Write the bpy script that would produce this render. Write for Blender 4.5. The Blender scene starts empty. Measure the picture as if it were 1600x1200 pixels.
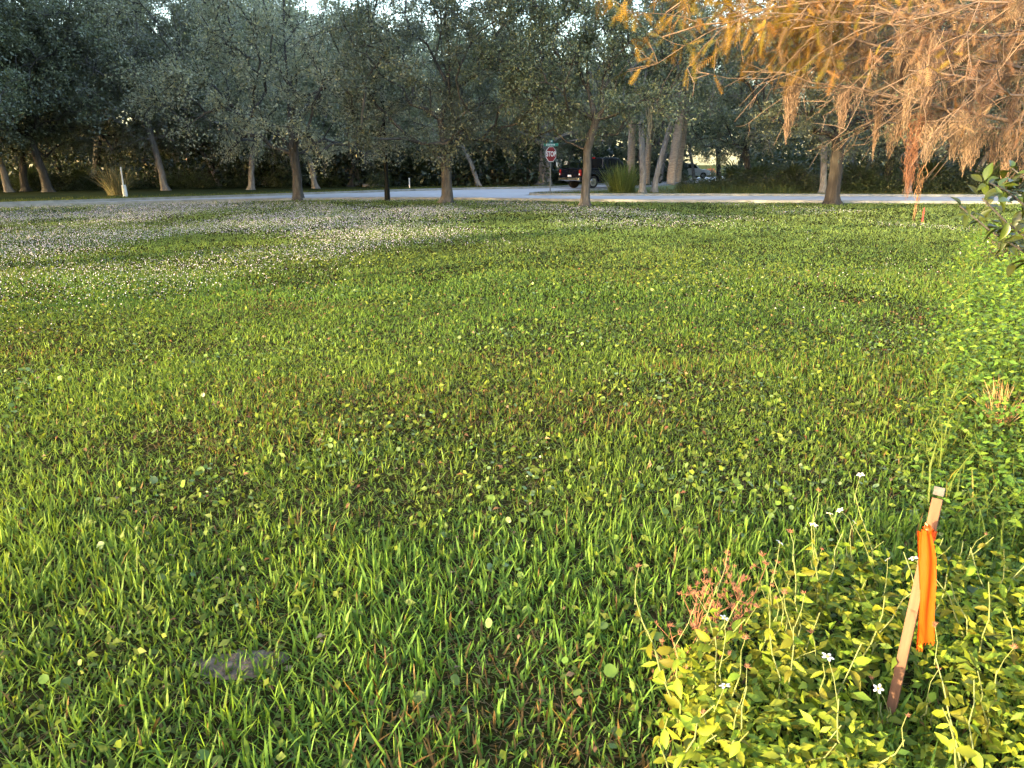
import bpy, bmesh, math, random
import numpy as np
from mathutils import Vector, Matrix

sc = bpy.context.scene
COL = sc.collection
R_ = math.radians

# ------------------------------------------------------------------ camera
CAM_H, PITCH, FPX = 1.6, R_(16.0), 1204.0
cam_d = bpy.data.cameras.new('camera')
cam_d.sensor_width = 36.0
cam_d.lens = FPX / 1600.0 * 36.0
cam_d.clip_start, cam_d.clip_end = 0.05, 3000.0
cam = bpy.data.objects.new('camera', cam_d)
cam.location = (0, 0, CAM_H)
cam.rotation_euler = (R_(90) - PITCH, 0, 0)
COL.objects.link(cam)
sc.camera = cam

# ------------------------------------------------------------------ sky, sun, exposure
SUN_ELEV = 9.0
SUN_AZ = 230.0            # clockwise from +Y: behind the viewer and to the left
world = bpy.data.worlds.new('World')
sc.world = world
world.use_nodes = True
wn = world.node_tree
sky = wn.nodes.new('ShaderNodeTexSky')
sky.sky_type = 'NISHITA'
sky.sun_disc = False
sky.sun_elevation = R_(SUN_ELEV)
sky.sun_rotation = R_(SUN_AZ)
sky.air_density, sky.dust_density, sky.ozone_density = 1.0, 2.0, 1.0
wn.nodes['Background'].inputs['Strength'].default_value = 0.15
wn.links.new(sky.outputs['Color'], wn.nodes['Background'].inputs['Color'])

sun_d = bpy.data.lights.new('sun', 'SUN')
sun_d.energy = 2.1
sun_d.angle = R_(0.5)
sun_d.color = (1.0, 0.78, 0.40)
sun = bpy.data.objects.new('sun', sun_d)
to_sun = Vector((math.sin(R_(SUN_AZ)) * math.cos(R_(SUN_ELEV)),
                 math.cos(R_(SUN_AZ)) * math.cos(R_(SUN_ELEV)), math.sin(R_(SUN_ELEV))))
sun.rotation_euler = to_sun.to_track_quat('Z', 'Y').to_euler()
sun.location = (-20, -20, 20)
COL.objects.link(sun)

sc.view_settings.view_transform = 'Standard'
sc.view_settings.look = 'None'
sc.view_settings.gamma = 1.0
sc.view_settings.use_curve_mapping = False
sc.view_settings.exposure = 3.45
sc.render.engine = 'CYCLES'
sc.cycles.max_bounces = 6
sc.cycles.diffuse_bounces = 4
sc.cycles.glossy_bounces = 2
sc.cycles.transmission_bounces = 4
sc.cycles.transparent_max_bounces = 4
sc.cycles.caustics_reflective = False
sc.cycles.caustics_refractive = False
sc.cycles.use_denoising = True
sc.cycles.sample_clamp_indirect = 3.0

# ------------------------------------------------------------------ helpers
rng = np.random.default_rng(11)
random.seed(11)

def pdir(px, py):
    a, b = (px - 800.0) / FPX, (600.0 - py) / FPX
    c, s = math.cos(PITCH), math.sin(PITCH)
    return Vector((a, c + b * s, -s + b * c))

def G(px, py, z=0.0):
    """measured spot on the ground (metres) from its place in the photograph"""
    d = pdir(px, py)
    t = (z - CAM_H) / d.z
    return Vector((d.x * t, d.y * t, z))

def at(px, py, Y):
    d = pdir(px, py)
    t = Y / d.y
    return Vector((d.x * t, Y, CAM_H + d.z * t))

def empty(name, loc=(0, 0, 0), rz=0.0, scale=1.0):
    o = bpy.data.objects.new(name, None)
    o.empty_display_size = 0.1
    o.location = loc
    o.rotation_euler = (0, 0, rz)
    o.scale = (scale,) * 3
    COL.objects.link(o)
    return o

def link(name, me, parent=None, loc=None, rot=None, scale=None):
    o = bpy.data.objects.new(name, me)
    COL.objects.link(o)
    if parent is not None:
        o.parent = parent
    if loc is not None:
        o.location = loc
    if rot is not None:
        o.rotation_euler = rot
    if scale is not None:
        o.scale = scale if hasattr(scale, '__len__') else (scale,) * 3
    return o

def tag(o, label=None, cat=None, group=None, kind=None):
    if label: o['label'] = label
    if cat: o['category'] = cat
    if group: o['group'] = group
    if kind: o['kind'] = kind
    return o

def mesh(name, V, F, mat, tint=None, smooth=False):
    """V (n,3), F (m,k) with one face size"""
    V = np.ascontiguousarray(V, dtype=np.float32)
    F = np.ascontiguousarray(F, dtype=np.int32)
    me = bpy.data.meshes.new(name)
    m, k = F.shape
    me.vertices.add(len(V)); me.vertices.foreach_set('co', V.ravel())
    me.loops.add(m * k); me.loops.foreach_set('vertex_index', F.ravel())
    me.polygons.add(m)
    me.polygons.foreach_set('loop_start', np.arange(0, m * k, k, dtype=np.int32))
    if smooth:
        me.polygons.foreach_set('use_smooth', np.ones(m, dtype=bool))
    if tint is not None:
        a = me.attributes.new('tint', 'FLOAT_COLOR', 'POINT')
        c = np.ones((len(V), 4), dtype=np.float32)
        c[:, :3] = tint
        a.data.foreach_set('color', c.ravel())
    me.materials.append(mat)
    me.update(calc_edges=True)
    return me

def norm(a):
    return a / np.maximum(np.linalg.norm(a, axis=-1, keepdims=True), 1e-9)

def basis(d, n):
    y = norm(d)
    x = norm(np.cross(y, n))
    z = np.cross(x, y)
    return np.stack([x, y, z], axis=-1)

def scatter(tV, tF, P, R, S, tint):
    """copies of a template: positions P, rotations R, scales S (n,) or (n,3), tint (n,3)"""
    n, v = len(P), len(tV)
    S = np.asarray(S, dtype=np.float32)
    if S.ndim == 1:
        S = S[:, None].repeat(3, 1)
    loc = tV[None] * S[:, None, :]
    V = np.einsum('nij,nvj->nvi', R, loc) + P[:, None, :]
    F = (tF[None] + (np.arange(n) * v)[:, None, None]).reshape(-1, tF.shape[1])
    T = np.repeat(tint, v, axis=0) if tint is not None else None
    return V.reshape(-1, 3), F, T

def rand_unit(n, r=rng):
    return norm(r.normal(size=(n, 3)))

_grids = {}
def vnoise(x, y, scale, seed):
    if seed not in _grids:
        _grids[seed] = np.random.default_rng(seed).random((64, 64))
    g = _grids[seed]
    u, v = np.asarray(x) / scale, np.asarray(y) / scale
    i, j = np.floor(u).astype(int), np.floor(v).astype(int)
    fu, fv = u - i, v - j
    fu, fv = fu * fu * (3 - 2 * fu), fv * fv * (3 - 2 * fv)
    a, b = g[i % 64, j % 64], g[(i + 1) % 64, j % 64]
    c, d = g[i % 64, (j + 1) % 64], g[(i + 1) % 64, (j + 1) % 64]
    return (a * (1 - fu) + b * fu) * (1 - fv) + (c * (1 - fu) + d * fu) * fv

def fbm(x, y, scale, seed, octaves=3):
    s, a, t = 0, 1.0, 0
    for k in range(octaves):
        s = s + a * vnoise(x, y, scale / 2 ** k, seed + k); t += a; a *= 0.5
    return s / t

def tubes(paths):
    """tapered tubes; paths = [(points (n,3), radii (n,), sides)] -> V, quads"""
    Vs, Fs, off = [], [], 0
    for pts, rad, k in paths:
        pts = np.asarray(pts, float); rad = np.asarray(rad, float); n = len(pts)
        t = np.gradient(pts, axis=0)
        t = norm(t)
        ref = np.array([0.31, 0.95, 0.05]) if abs(t[0][2]) > 0.5 else np.array([0.05, 0.1, 1.0])
        a = norm(np.cross(t, ref)); b = np.cross(t, a)
        th = np.arange(k) * (2 * math.pi / k)
        ring = pts[:, None, :] + rad[:, None, None] * (np.cos(th)[None, :, None] * a[:, None, :] + np.sin(th)[None, :, None] * b[:, None, :])
        Vs.append(ring.reshape(-1, 3))
        i = np.arange(n - 1)[:, None] * k; j = np.arange(k)[None, :]; j2 = (j + 1) % k
        q = np.stack([i + j, i + j2, i + k + j2, i + k + j], axis=-1).reshape(-1, 4)
        Fs.append(q + off); off += n * k
    return np.concatenate(Vs), np.concatenate(Fs)

def blades(P, L, W, az, lean, curve, nseg, tint):
    n = len(P)
    hd = np.stack([np.cos(az), np.sin(az), np.zeros(n)], -1)
    tw = az + math.pi / 2 + rng.normal(0, 0.5, n)
    side = np.stack([np.cos(tw), np.sin(tw), np.zeros(n)], -1)
    pos = P.copy()
    V = np.zeros((n, 2 * nseg + 1, 3))
    for k in range(nseg + 1):
        t = k / nseg
        if k == nseg:
            V[:, 2 * nseg] = pos
        else:
            w = (W * (0.75 + 0.5 * t - 0.75 * t * t) * 0.5)[:, None]
            V[:, 2 * k] = pos - side * w
            V[:, 2 * k + 1] = pos + side * w
            th = lean + curve * (t + 0.5 / nseg)
            pos = pos + (L / nseg)[:, None] * (hd * np.sin(th)[:, None] + np.array([0, 0, 1.0]) * np.cos(th)[:, None])
    f = []
    for k in range(nseg - 1):
        a = 2 * k
        f += [(a, a + 1, a + 3), (a, a + 3, a + 2)]
    a = 2 * (nseg - 1)
    f.append((a, a + 1, a + 2))
    f = np.array(f)
    v = 2 * nseg + 1
    F = (f[None] + (np.arange(n) * v)[:, None, None]).reshape(-1, 3)
    return V.reshape(-1, 3), F, np.repeat(tint, v, axis=0)

def joinparts(parts):
    Vs, Fs, Ts, off = [], [], [], 0
    for V, F, T in parts:
        Vs.append(V); Fs.append(F + off); Ts.append(T); off += len(V)
    return np.concatenate(Vs), np.concatenate(Fs), np.concatenate(Ts)

# bmesh helpers for made things
def bm_box(bm, c, s, rot=None):
    r = bmesh.ops.create_cube(bm, size=1.0)
    M = Matrix.Translation(c) @ (rot.to_matrix().to_4x4() if rot else Matrix.Identity(4)) @ Matrix.Diagonal((*s, 1))
    bmesh.ops.transform(bm, matrix=M, verts=r['verts'])
    return r['verts']

def bm_cyl(bm, p0, p1, r0, r1=None, seg=12):
    p0, p1 = Vector(p0), Vector(p1)
    d = p1 - p0
    r = bmesh.ops.create_cone(bm, cap_ends=True, segments=seg, radius1=r0, radius2=r0 if r1 is None else r1, depth=d.length)
    M = Matrix.Translation((p0 + p1) / 2) @ d.to_track_quat('Z', 'Y').to_matrix().to_4x4()
    bmesh.ops.transform(bm, matrix=M, verts=r['verts'])
    return r['verts']

def bm_prism(bm, prof, y0, y1, taper=None):
    """profile [(x,z)] extruded along y; taper(x,z) -> half-width factor"""
    a = [bm.verts.new((x, y0 * (taper(x, z) if taper else 1), z)) for x, z in prof]
    b = [bm.verts.new((x, y1 * (taper(x, z) if taper else 1), z)) for x, z in prof]
    bm.faces.new(a); bm.faces.new(b[::-1])
    n = len(prof)
    for i in range(n):
        j = (i + 1) % n
        bm.faces.new((a[j], a[i], b[i], b[j]))
    return a + b

def bm_obj(name, bm, mat, parent=None, bevel=0.0, smooth=False, loc=None):
    bmesh.ops.recalc_face_normals(bm, faces=bm.faces[:])
    if bevel > 0:
        bmesh.ops.bevel(bm, geom=[e for e in bm.edges if e.is_manifold and e.calc_face_angle(0) > 0.5], offset=bevel, segments=2, affect='EDGES', profile=0.6)
    me = bpy.data.meshes.new(name)
    bm.to_mesh(me); bm.free()
    if smooth:
        me.polygons.foreach_set('use_smooth', np.ones(len(me.polygons), dtype=bool))
    me.materials.append(mat)
    return link(name, me, parent, loc)

# ------------------------------------------------------------------ materials
def new_mat(name):
    m = bpy.data.materials.new(name)
    m.use_nodes = True
    nt = m.node_tree
    return m, nt, nt.nodes['Principled BSDF'], nt.nodes['Material Output']

def N(nt, kind, **kw):
    n = nt.nodes.new(kind)
    for k, v in kw.items():
        if k in n.inputs: n.inputs[k].default_value = v
        else: setattr(n, k, v)
    return n

def ramp(nt, stops):
    r = nt.nodes.new('ShaderNodeValToRGB')
    e = r.color_ramp.elements
    while len(e) < len(stops): e.new(0.5)
    for x, (p, c) in zip(e, stops):
        x.position = p; x.color = (*c, 1)
    return r

def leaf_mat(name, base=None, rough=0.5, trans=0.35, tcol=(1.25, 1.15, 0.55), rnd=0.25, spec=0.4, hue=0.02):
    """leaf: tint attribute (or base colour), a little per-object variation, light passing through"""
    m, nt, p, out = new_mat(name)
    if base is None:
        src = N(nt, 'ShaderNodeAttribute', attribute_name='tint').outputs['Color']
    else:
        c = N(nt, 'ShaderNodeRGB'); c.outputs[0].default_value = (*base, 1); src = c.outputs[0]
    oi = N(nt, 'ShaderNodeObjectInfo')
    hs = N(nt, 'ShaderNodeHueSaturation')
    mr = N(nt, 'ShaderNodeMapRange'); mr.inputs['To Min'].default_value = 1 - rnd; mr.inputs['To Max'].default_value = 1 + rnd
    mh = N(nt, 'ShaderNodeMapRange'); mh.inputs['To Min'].default_value = 0.5 - hue; mh.inputs['To Max'].default_value = 0.5 + hue
    nt.links.new(oi.outputs['Random'], mr.inputs['Value'])
    nt.links.new(oi.outputs['Random'], mh.inputs['Value'])
    nt.links.new(mr.outputs[0], hs.inputs['Value'])
    nt.links.new(mh.outputs[0], hs.inputs['Hue'])
    nt.links.new(src, hs.inputs['Color'])
    nt.links.new(hs.outputs[0], p.inputs['Base Color'])
    p.inputs['Roughness'].default_value = rough
    p.inputs['Specular IOR Level'].default_value = spec
    tr = N(nt, 'ShaderNodeBsdfTranslucent')
    mul = N(nt, 'ShaderNodeMix', data_type='RGBA', blend_type='MULTIPLY')
    mul.inputs['Factor'].default_value = 1.0
    nt.links.new(hs.outputs[0], mul.inputs['A'])
    mul.inputs['B'].default_value = (*tcol, 1)
    nt.links.new(mul.outputs['Result'], tr.inputs['Color'])
    mx = N(nt, 'ShaderNodeMixShader'); mx.inputs['Fac'].default_value = trans
    nt.links.new(p.outputs[0], mx.inputs[1]); nt.links.new(tr.outputs[0], mx.inputs[2])
    nt.links.new(mx.outputs[0], out.inputs['Surface'])
    return m

def noise_mat(name, stops, scale=6.0, detail=8.0, rough=0.85, bump=0.3, bdist=0.02, stretch=(1, 1, 1), spec=0.3, coords='Object', metallic=0.0):
    m, nt, p, out = new_mat(name)
    tc = N(nt, 'ShaderNodeTexCoord'); mp = N(nt, 'ShaderNodeMapping')
    mp.inputs['Scale'].default_value = stretch
    nz = N(nt, 'ShaderNodeTexNoise', Scale=scale, Detail=detail, Roughness=0.65)
    nt.links.new(tc.outputs[coords], mp.inputs[0]); nt.links.new(mp.outputs[0], nz.inputs['Vector'])
    r = ramp(nt, stops)
    nt.links.new(nz.outputs['Fac'], r.inputs[0]); nt.links.new(r.outputs[0], p.inputs['Base Color'])
    p.inputs['Roughness'].default_value = rough
    p.inputs['Specular IOR Level'].default_value = spec
    p.inputs['Metallic'].default_value = metallic
    if bump:
        b = N(nt, 'ShaderNodeBump', Strength=bump, Distance=bdist)
        nt.links.new(nz.outputs['Fac'], b.inputs['Height']); nt.links.new(b.outputs[0], p.inputs['Normal'])
    return m

def plain(name, col, rough=0.5, metallic=0.0, spec=0.5, wear=0.12, scale=9.0):
    d = tuple(c * (1 - wear) for c in col); l = tuple(min(1, c * (1 + wear)) for c in col)
    return noise_mat(name, [(0.3, d), (0.7, l)], scale=scale, rough=rough, bump=0.0, spec=spec, metallic=metallic)

M_soil = noise_mat('lawn_soil', [(0.25, (0.014, 0.012, 0.005)), (0.55, (0.026, 0.025, 0.008)), (0.8, (0.045, 0.032, 0.014))], scale=7, rough=1.0, spec=0.0, bump=0.6, bdist=0.03)
M_ground = noise_mat('woodland_ground', [(0.3, (0.034, 0.046, 0.018)), (0.55, (0.055, 0.062, 0.026)), (0.8, (0.075, 0.062, 0.036))], scale=2.0, rough=1.0, spec=0.0, bump=0.4, bdist=0.05)
M_verge = noise_mat('verge_turf', [(0.3, (0.075, 0.105, 0.035)), (0.6, (0.115, 0.140, 0.050)), (0.8, (0.15, 0.15, 0.075))], scale=1.5, rough=0.95, bump=0.4, bdist=0.03)
M_road = noise_mat('road_asphalt', [(0.3, (0.36, 0.34, 0.36)), (0.55, (0.43, 0.41, 0.43)), (0.8, (0.49, 0.47, 0.49))], scale=0.8, rough=0.75, bump=0.1, bdist=0.01)
M_kerb = noise_mat('kerb_concrete', [(0.3, (0.16, 0.155, 0.14)), (0.7, (0.30, 0.29, 0.27))], scale=3, rough=0.9, bump=0.2)
M_bark = noise_mat('oak_bark', [(0.25, (0.026, 0.023, 0.022)), (0.5, (0.062, 0.057, 0.054)), (0.75, (0.120, 0.112, 0.106))], scale=9, rough=0.95, bump=0.9, bdist=0.05, stretch=(1, 1, 0.25))
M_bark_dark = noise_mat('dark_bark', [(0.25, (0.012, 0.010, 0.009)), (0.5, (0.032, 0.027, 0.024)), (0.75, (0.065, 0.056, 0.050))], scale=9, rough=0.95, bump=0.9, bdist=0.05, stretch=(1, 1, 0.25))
M_bark_pale = noise_mat('pale_bark', [(0.25, (0.085, 0.078, 0.076)), (0.5, (0.20, 0.188, 0.186)), (0.75, (0.34, 0.325, 0.325))], scale=8, rough=0.95, bump=0.8, bdist=0.04, stretch=(1, 1, 0.3))
M_palm_bark = noise_mat('palm_bark', [(0.25, (0.12, 0.095, 0.075)), (0.5, (0.23, 0.19, 0.16)), (0.75, (0.34, 0.29, 0.25))], scale=14, rough=0.95, bump=0.8, bdist=0.03, stretch=(0.4, 0.4, 1.6))
M_oak = leaf_mat('oak_leaves', rough=0.42, trans=0.35, spec=0.7, tcol=(1.1, 1.1, 0.8), rnd=0.22)
M_grass = leaf_mat('grass_blades', rough=0.55, trans=0.45, spec=0.18, rnd=0.0, hue=0.0, tcol=(1.35, 1.25, 0.45))
M_weed = leaf_mat('weed_leaves', rough=0.55, trans=0.35, spec=0.2, rnd=0.25, hue=0.018)
M_broad = leaf_mat('weed_leaf_blade', base=(0.145, 0.168, 0.015), rough=0.55, trans=0.35, spec=0.2, rnd=0.45, hue=0.04)
M_stem = plain('weed_stem', (0.13, 0.15, 0.045), rough=0.6)
M_petal = leaf_mat('white_petals', base=(0.78, 0.74, 0.74), rough=0.7, trans=0.25, tcol=(1, 1, 1), rnd=0.08, hue=0.0, spec=0.2)
M_ptint = leaf_mat('small_flowers', rough=0.7, trans=0.25, tcol=(1, 1, 1), rnd=0.0, hue=0.0, spec=0.2)
M_eye = plain('flower_centre', (0.55, 0.30, 0.03), rough=0.8)
M_seed = plain('dry_seed_heads', (0.20, 0.085, 0.045), rough=0.9)
M_penny = leaf_mat('pennywort_leaves', rough=0.40, trans=0.3, spec=0.4, rnd=0.0, hue=0.0)
M_pennyo = leaf_mat('pennywort_leaf_blade', base=(0.085, 0.135, 0.024), rough=0.45, trans=0.3, spec=0.3, rnd=0.25)
M_cyp = leaf_mat('cypress_sprays', base=(0.175, 0.102, 0.009), rough=0.6, trans=0.3, tcol=(1.2, 1.0, 0.6), rnd=0.35, hue=0.03, spec=0.25)
M_cyp_tan = leaf_mat('cypress_sprays_tan', base=(0.150, 0.088, 0.055), rough=0.7, trans=0.3, tcol=(1.1, 1.0, 0.8), rnd=0.35, hue=0.02, spec=0.2)
M_cypt = leaf_mat('cypress_sprays_mass', rough=0.6, trans=0.35, tcol=(1.2, 1.0, 0.6), rnd=0.0, hue=0.0, spec=0.25)
M_twig = noise_mat('cypress_twigs', [(0.3, (0.07, 0.045, 0.032)), (0.7, (0.18, 0.125, 0.095))], scale=18, rough=0.9, bump=0.5)
M_moss = leaf_mat('spanish_moss', rough=0.9, trans=0.3, tcol=(1.1, 0.95, 0.8), rnd=0.2, hue=0.01, spec=0.1)
M_palm = leaf_mat('palm_fronds', base=(0.065, 0.090, 0.040), rough=0.45, trans=0.2, spec=0.5, rnd=0.4)
M_palm_dead = leaf_mat('dead_fronds', base=(0.20, 0.16, 0.10), rough=0.7, trans=0.2, spec=0.2, rnd=0.3)
M_dry = leaf_mat('dry_grass', rough=0.7, trans=0.25, spec=0.2, rnd=0.1, hue=0.0, tcol=(1.1, 1, .8))
M_shrub = leaf_mat('glossy_shrub_leaves', base=(0.036, 0.048, 0.008), rough=0.3, trans=0.25, spec=0.35, rnd=0.4, hue=0.025)
M_pink = noise_mat('raw_lath', [(0.3, (0.075, 0.034, 0.018)), (0.5, (0.125, 0.060, 0.035)), (0.75, (0.175, 0.094, 0.058))], scale=30, rough=0.8, bump=0.4, bdist=0.003, stretch=(1, 1, 0.07))
M_endgrey = noise_mat('weathered_end', [(0.3, (0.045, 0.040, 0.042)), (0.7, (0.10, 0.09, 0.09))], scale=60, rough=0.9, bump=0.3, bdist=0.002)
M_ribbon = leaf_mat('orange_ribbon', base=(0.62, 0.085, 0.006), rough=0.4, trans=0.5, tcol=(1.0, 0.9, 0.8), rnd=0.0, hue=0.0, spec=0.4)
M_sand = noise_mat('ant_sand', [(0.3, (0.085, 0.062, 0.047)), (0.6, (0.15, 0.115, 0.092)), (0.8, (0.20, 0.16, 0.13))], scale=60, rough=1.0, bump=1.0, bdist=0.01)

# ------------------------------------------------------------------ ground, road, kerbs
def sheet(name, pts, z, mat, label=None):
    bm = bmesh.new()
    vs = [bm.verts.new((p[0], p[1], z)) for p in pts]
    bm.faces.new(vs)
    bmesh.ops.triangulate(bm, faces=bm.faces[:])
    o = bm_obj(name, bm, mat)
    for p in o.data.polygons:
        if p.normal.z < 0: p.flip()
    return tag(o, kind='structure')

def resample(pts, n):
    pts = np.array([[p[0], p[1]] for p in pts], float)
    # Catmull-Rom through the measured points
    P = np.vstack([2 * pts[0] - pts[1], pts, 2 * pts[-1] - pts[-2]])
    out = []
    for i in range(1, len(P) - 2):
        for t in np.linspace(0, 1, n, endpoint=False):
            a, b, c, d = P[i - 1], P[i], P[i + 1], P[i + 2]
            out.append(0.5 * (2 * b + (c - a) * t + (2 * a - 5 * b + 4 * c - d) * t * t + (3 * b - a - 3 * c + d) * t ** 3))
    out.append(pts[-1])
    return np.array(out)

def strip(name, A, B, z, mat):
    n = min(len(A), len(B))
    V = np.zeros((2 * n, 3)); V[:n, :2] = A[:n]; V[n:, :2] = B[:n]; V[:, 2] = z
    i = np.arange(n - 1)
    F = np.stack([i, i + n, i + n + 1, i + 1], -1)
    me = mesh(name, V, F, mat)
    o = link(name, me)
    if me.polygons[0].normal.z < 0:
        me.flip_normals()
    return tag(o, kind='structure')

def kerb(name, line, w=0.18, h=0.12):
    t = norm(np.gradient(line, axis=0)); nrm = np.stack([-t[:, 1], t[:, 0]], -1)
    n = len(line)
    V = np.zeros((4, n, 3))
    for k, (s, z) in enumerate(((-1, 0.0), (-0.8, h), (0.8, h), (1, 0.0))):
        V[k, :, :2] = line + nrm * s * w / 2; V[k, :, 2] = z
    F = []
    for k in range(3):
        i = np.arange(n - 1) + k * n
        F.append(np.stack([i, i + 1, i + n + 1, i + n], -1))
    return tag(link(name, mesh(name, V.reshape(-1, 3), np.concatenate(F), M_kerb)), kind='structure')

near_edge = [G(*p) for p in ((-700, 352), (-300, 336), (0, 325), (320, 316), (560, 312.5), (700, 312.5), (860, 314.5), (1000, 316), (1150, 316.7), (1500, 318.5), (2000, 321), (2600, 325))]
far_edge = [G(*p) for p in ((-700, 343), (-300, 330), (0, 320.6), (320, 310), (560, 302.0), (700, 304.0), (860, 306.0), (1000, 306.5), (1150, 306.8), (1500, 308), (2000, 310), (2600, 313))]
NE, FE = resample(near_edge, 8), resample(far_edge, 8)

n_g = 61
gx = np.linspace(-400, 400, n_g); gy = np.linspace(-160, 640, n_g)
GX, GY = np.meshgrid(gx, gy, indexing='ij')
GV = np.stack([GX, GY, np.zeros_like(GX)], -1).reshape(-1, 3)
ii, jj = np.meshgrid(np.arange(n_g - 1), np.arange(n_g - 1), indexing='ij')
b0 = (ii * n_g + jj).ravel()
GF = np.stack([b0, b0 + n_g, b0 + n_g + 1, b0 + 1], -1)
tag(link('ground', mesh('ground', GV, GF, M_ground)), kind='structure')

lawn_pts = [(p[0], p[1]) for p in NE] + [(60, -8), (-60, -8)]
sheet('lawn', lawn_pts, 0.004, M_soil)
strip('road', NE, FE, 0.020, M_road)
side_far = resample([G(*p) for p in ((560, 302.0), (640, 299), (740, 296.5), (860, 294.0), (940, 289.5), (1010, 284), (1090, 277.5), (1180, 272.5), (1300, 269.5))], 6)
side_near = resample([G(*p) for p in ((700, 306), (800, 306), (828, 304.5), (870, 301.5), (920, 298.5), (1000, 293.5), (1075, 287), (1150, 281), (1300, 274.5))], 6)
strip('side_road', side_far, side_near, 0.015, M_road)
kerb('lawn_kerb', NE + np.array([0, -0.12]))
left_far = [G(*p) for p in ((-700, 343), (-300, 330), (0, 320.6), (320, 310), (560, 301.6), (640, 298.6), (740, 296.1), (860, 293.6), (940, 289.1), (1010, 283.6))]
kerb('wood_kerb', resample(left_far, 8))
isl = [G(*p) for p in ((2600, 312.6), (2000, 309.6), (1500, 307.6), (1150, 306.4), (1000, 306.2), (880, 306.0), (842, 305.6), (829, 304.3), (845, 302.6), (880, 300.6), (930, 297.6), (1000, 293.2), (1075, 286.6))]
kerb('island_kerb', resample(isl, 8))
# mown verge beyond the road and the island's turf
wl = resample(left_far, 4)
sheet('wood_verge', [tuple(p) for p in wl] + [tuple(p + np.array([1.5, 7.5])) for p in wl[::-1]], 0.008, M_verge)
sheet('island_turf', [(p[0], p[1]) for p in isl] + [tuple(G(1250, 283)[:2]), tuple(G(2600, 292)[:2])], 0.008, M_verge)

# ------------------------------------------------------------------ oak trees
OAK_LEAF_V = np.array([(0, 0, 0), (-0.24, 0.5, 0.07), (0, 1, -0.03), (0.24, 0.45, 0.07)], float)
OAK_LEAF_F = np.array([(0, 3, 2, 1)])

def moss_mesh(name, r, n, length, spread, col, w=0.012, seg=7):
    """a bundle of hanging curly strands, as narrow ribbons"""
    Vs, Fs, Ts, off = [], [], [], 0
    for k in range(n):
        L = length * r.uniform(0.3, 1.0)
        p = np.array([r.normal(0, spread), r.normal(0, spread), r.uniform(-0.05, 0.02)])
        m = max(3, int(seg * L / length) + 2)
        taper = np.linspace(1, 0.35, m)[:, None]
        c = np.zeros((m, 3)); c[:, 2] = -np.linspace(0, L, m)
        c[:, :2] = np.cumsum(r.normal(0, 0.055 * min(L, .4) / m ** 0.5 + .008 * (w < .01), (m, 2)), axis=0)
        c = c + p * np.concatenate([np.ones((m, 2)) * taper, np.ones((m, 1))], 1)
        a = r.uniform(0, 6.28) + np.cumsum(r.normal(0, 0.7, m))
        s = np.stack([np.cos(a), np.sin(a), np.zeros(m)], -1) * w * r.uniform(0.5, 1.2)
        V = np.empty((2 * m, 3)); V[0::2] = c - s / 2; V[1::2] = c + s / 2
        i = np.arange(m - 1) * 2
        Fs.append(np.stack([i, i + 1, i + 3, i + 2], -1) + off); Vs.append(V); off += 2 * m
        Ts.append(np.tile(np.array(col) * r.uniform(0.7, 1.3), (2 * m, 1)))
    return mesh(name, np.concatenate(Vs), np.concatenate(Fs), M_moss, np.concatenate(Ts))

def tangle(name, r, n, L, spread, col, w=0.003, m=7):
    """a hanging tangled column: many short curly threads along it, thinning to the tip"""
    t = np.linspace(0, 1, m)
    z0 = L * r.random(n) ** 1.15 * 0.8
    ln = L * r.uniform(0.15, 0.45, n) * (1 - 0.4 * z0 / L)
    z = -(z0[:, None] + ln[:, None] * t[None])
    wid = spread * np.clip(1.1 - 0.85 * (-z / L), 0.12, 1.1)
    ph = r.uniform(0, 6.28, (n, 2)); fr = r.uniform(25, 70, (n, 2)); off = r.normal(0, 0.62, (n, 2))
    big = 0.5 * np.sin(-z * 9 + 1.3)
    x = wid * (off[:, :1] + 0.45 * np.sin(fr[:, :1] * -z + ph[:, :1]) + 0.35 * big)
    y = wid * (off[:, 1:] + 0.45 * np.sin(fr[:, 1:] * -z + ph[:, 1:]))
    C = np.stack([x, y, z], -1)
    a = r.uniform(0, 6.28, (n, 1)) + np.cumsum(r.normal(0, 0.5, (n, m)), 1)
    s = np.stack([np.cos(a), np.sin(a), np.zeros_like(a)], -1) * (w * r.uniform(0.6, 1.3, (n, 1)) * np.linspace(1, 0.5, m)[None])[..., None]
    V = np.stack([C - s / 2, C + s / 2], 2).reshape(n, 2 * m, 3)
    i = np.arange(m - 1) * 2
    f = np.stack([i, i + 1, i + 3, i + 2], -1)
    F = (f[None] + (np.arange(n) * 2 * m)[:, None, None]).reshape(-1, 4)
    T = np.repeat(np.array([col]) * r.uniform(0.6, 1.4, (n, 1)), 2 * m, axis=0)
    return mesh(name, V.reshape(-1, 3), F, M_moss, T)

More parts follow.
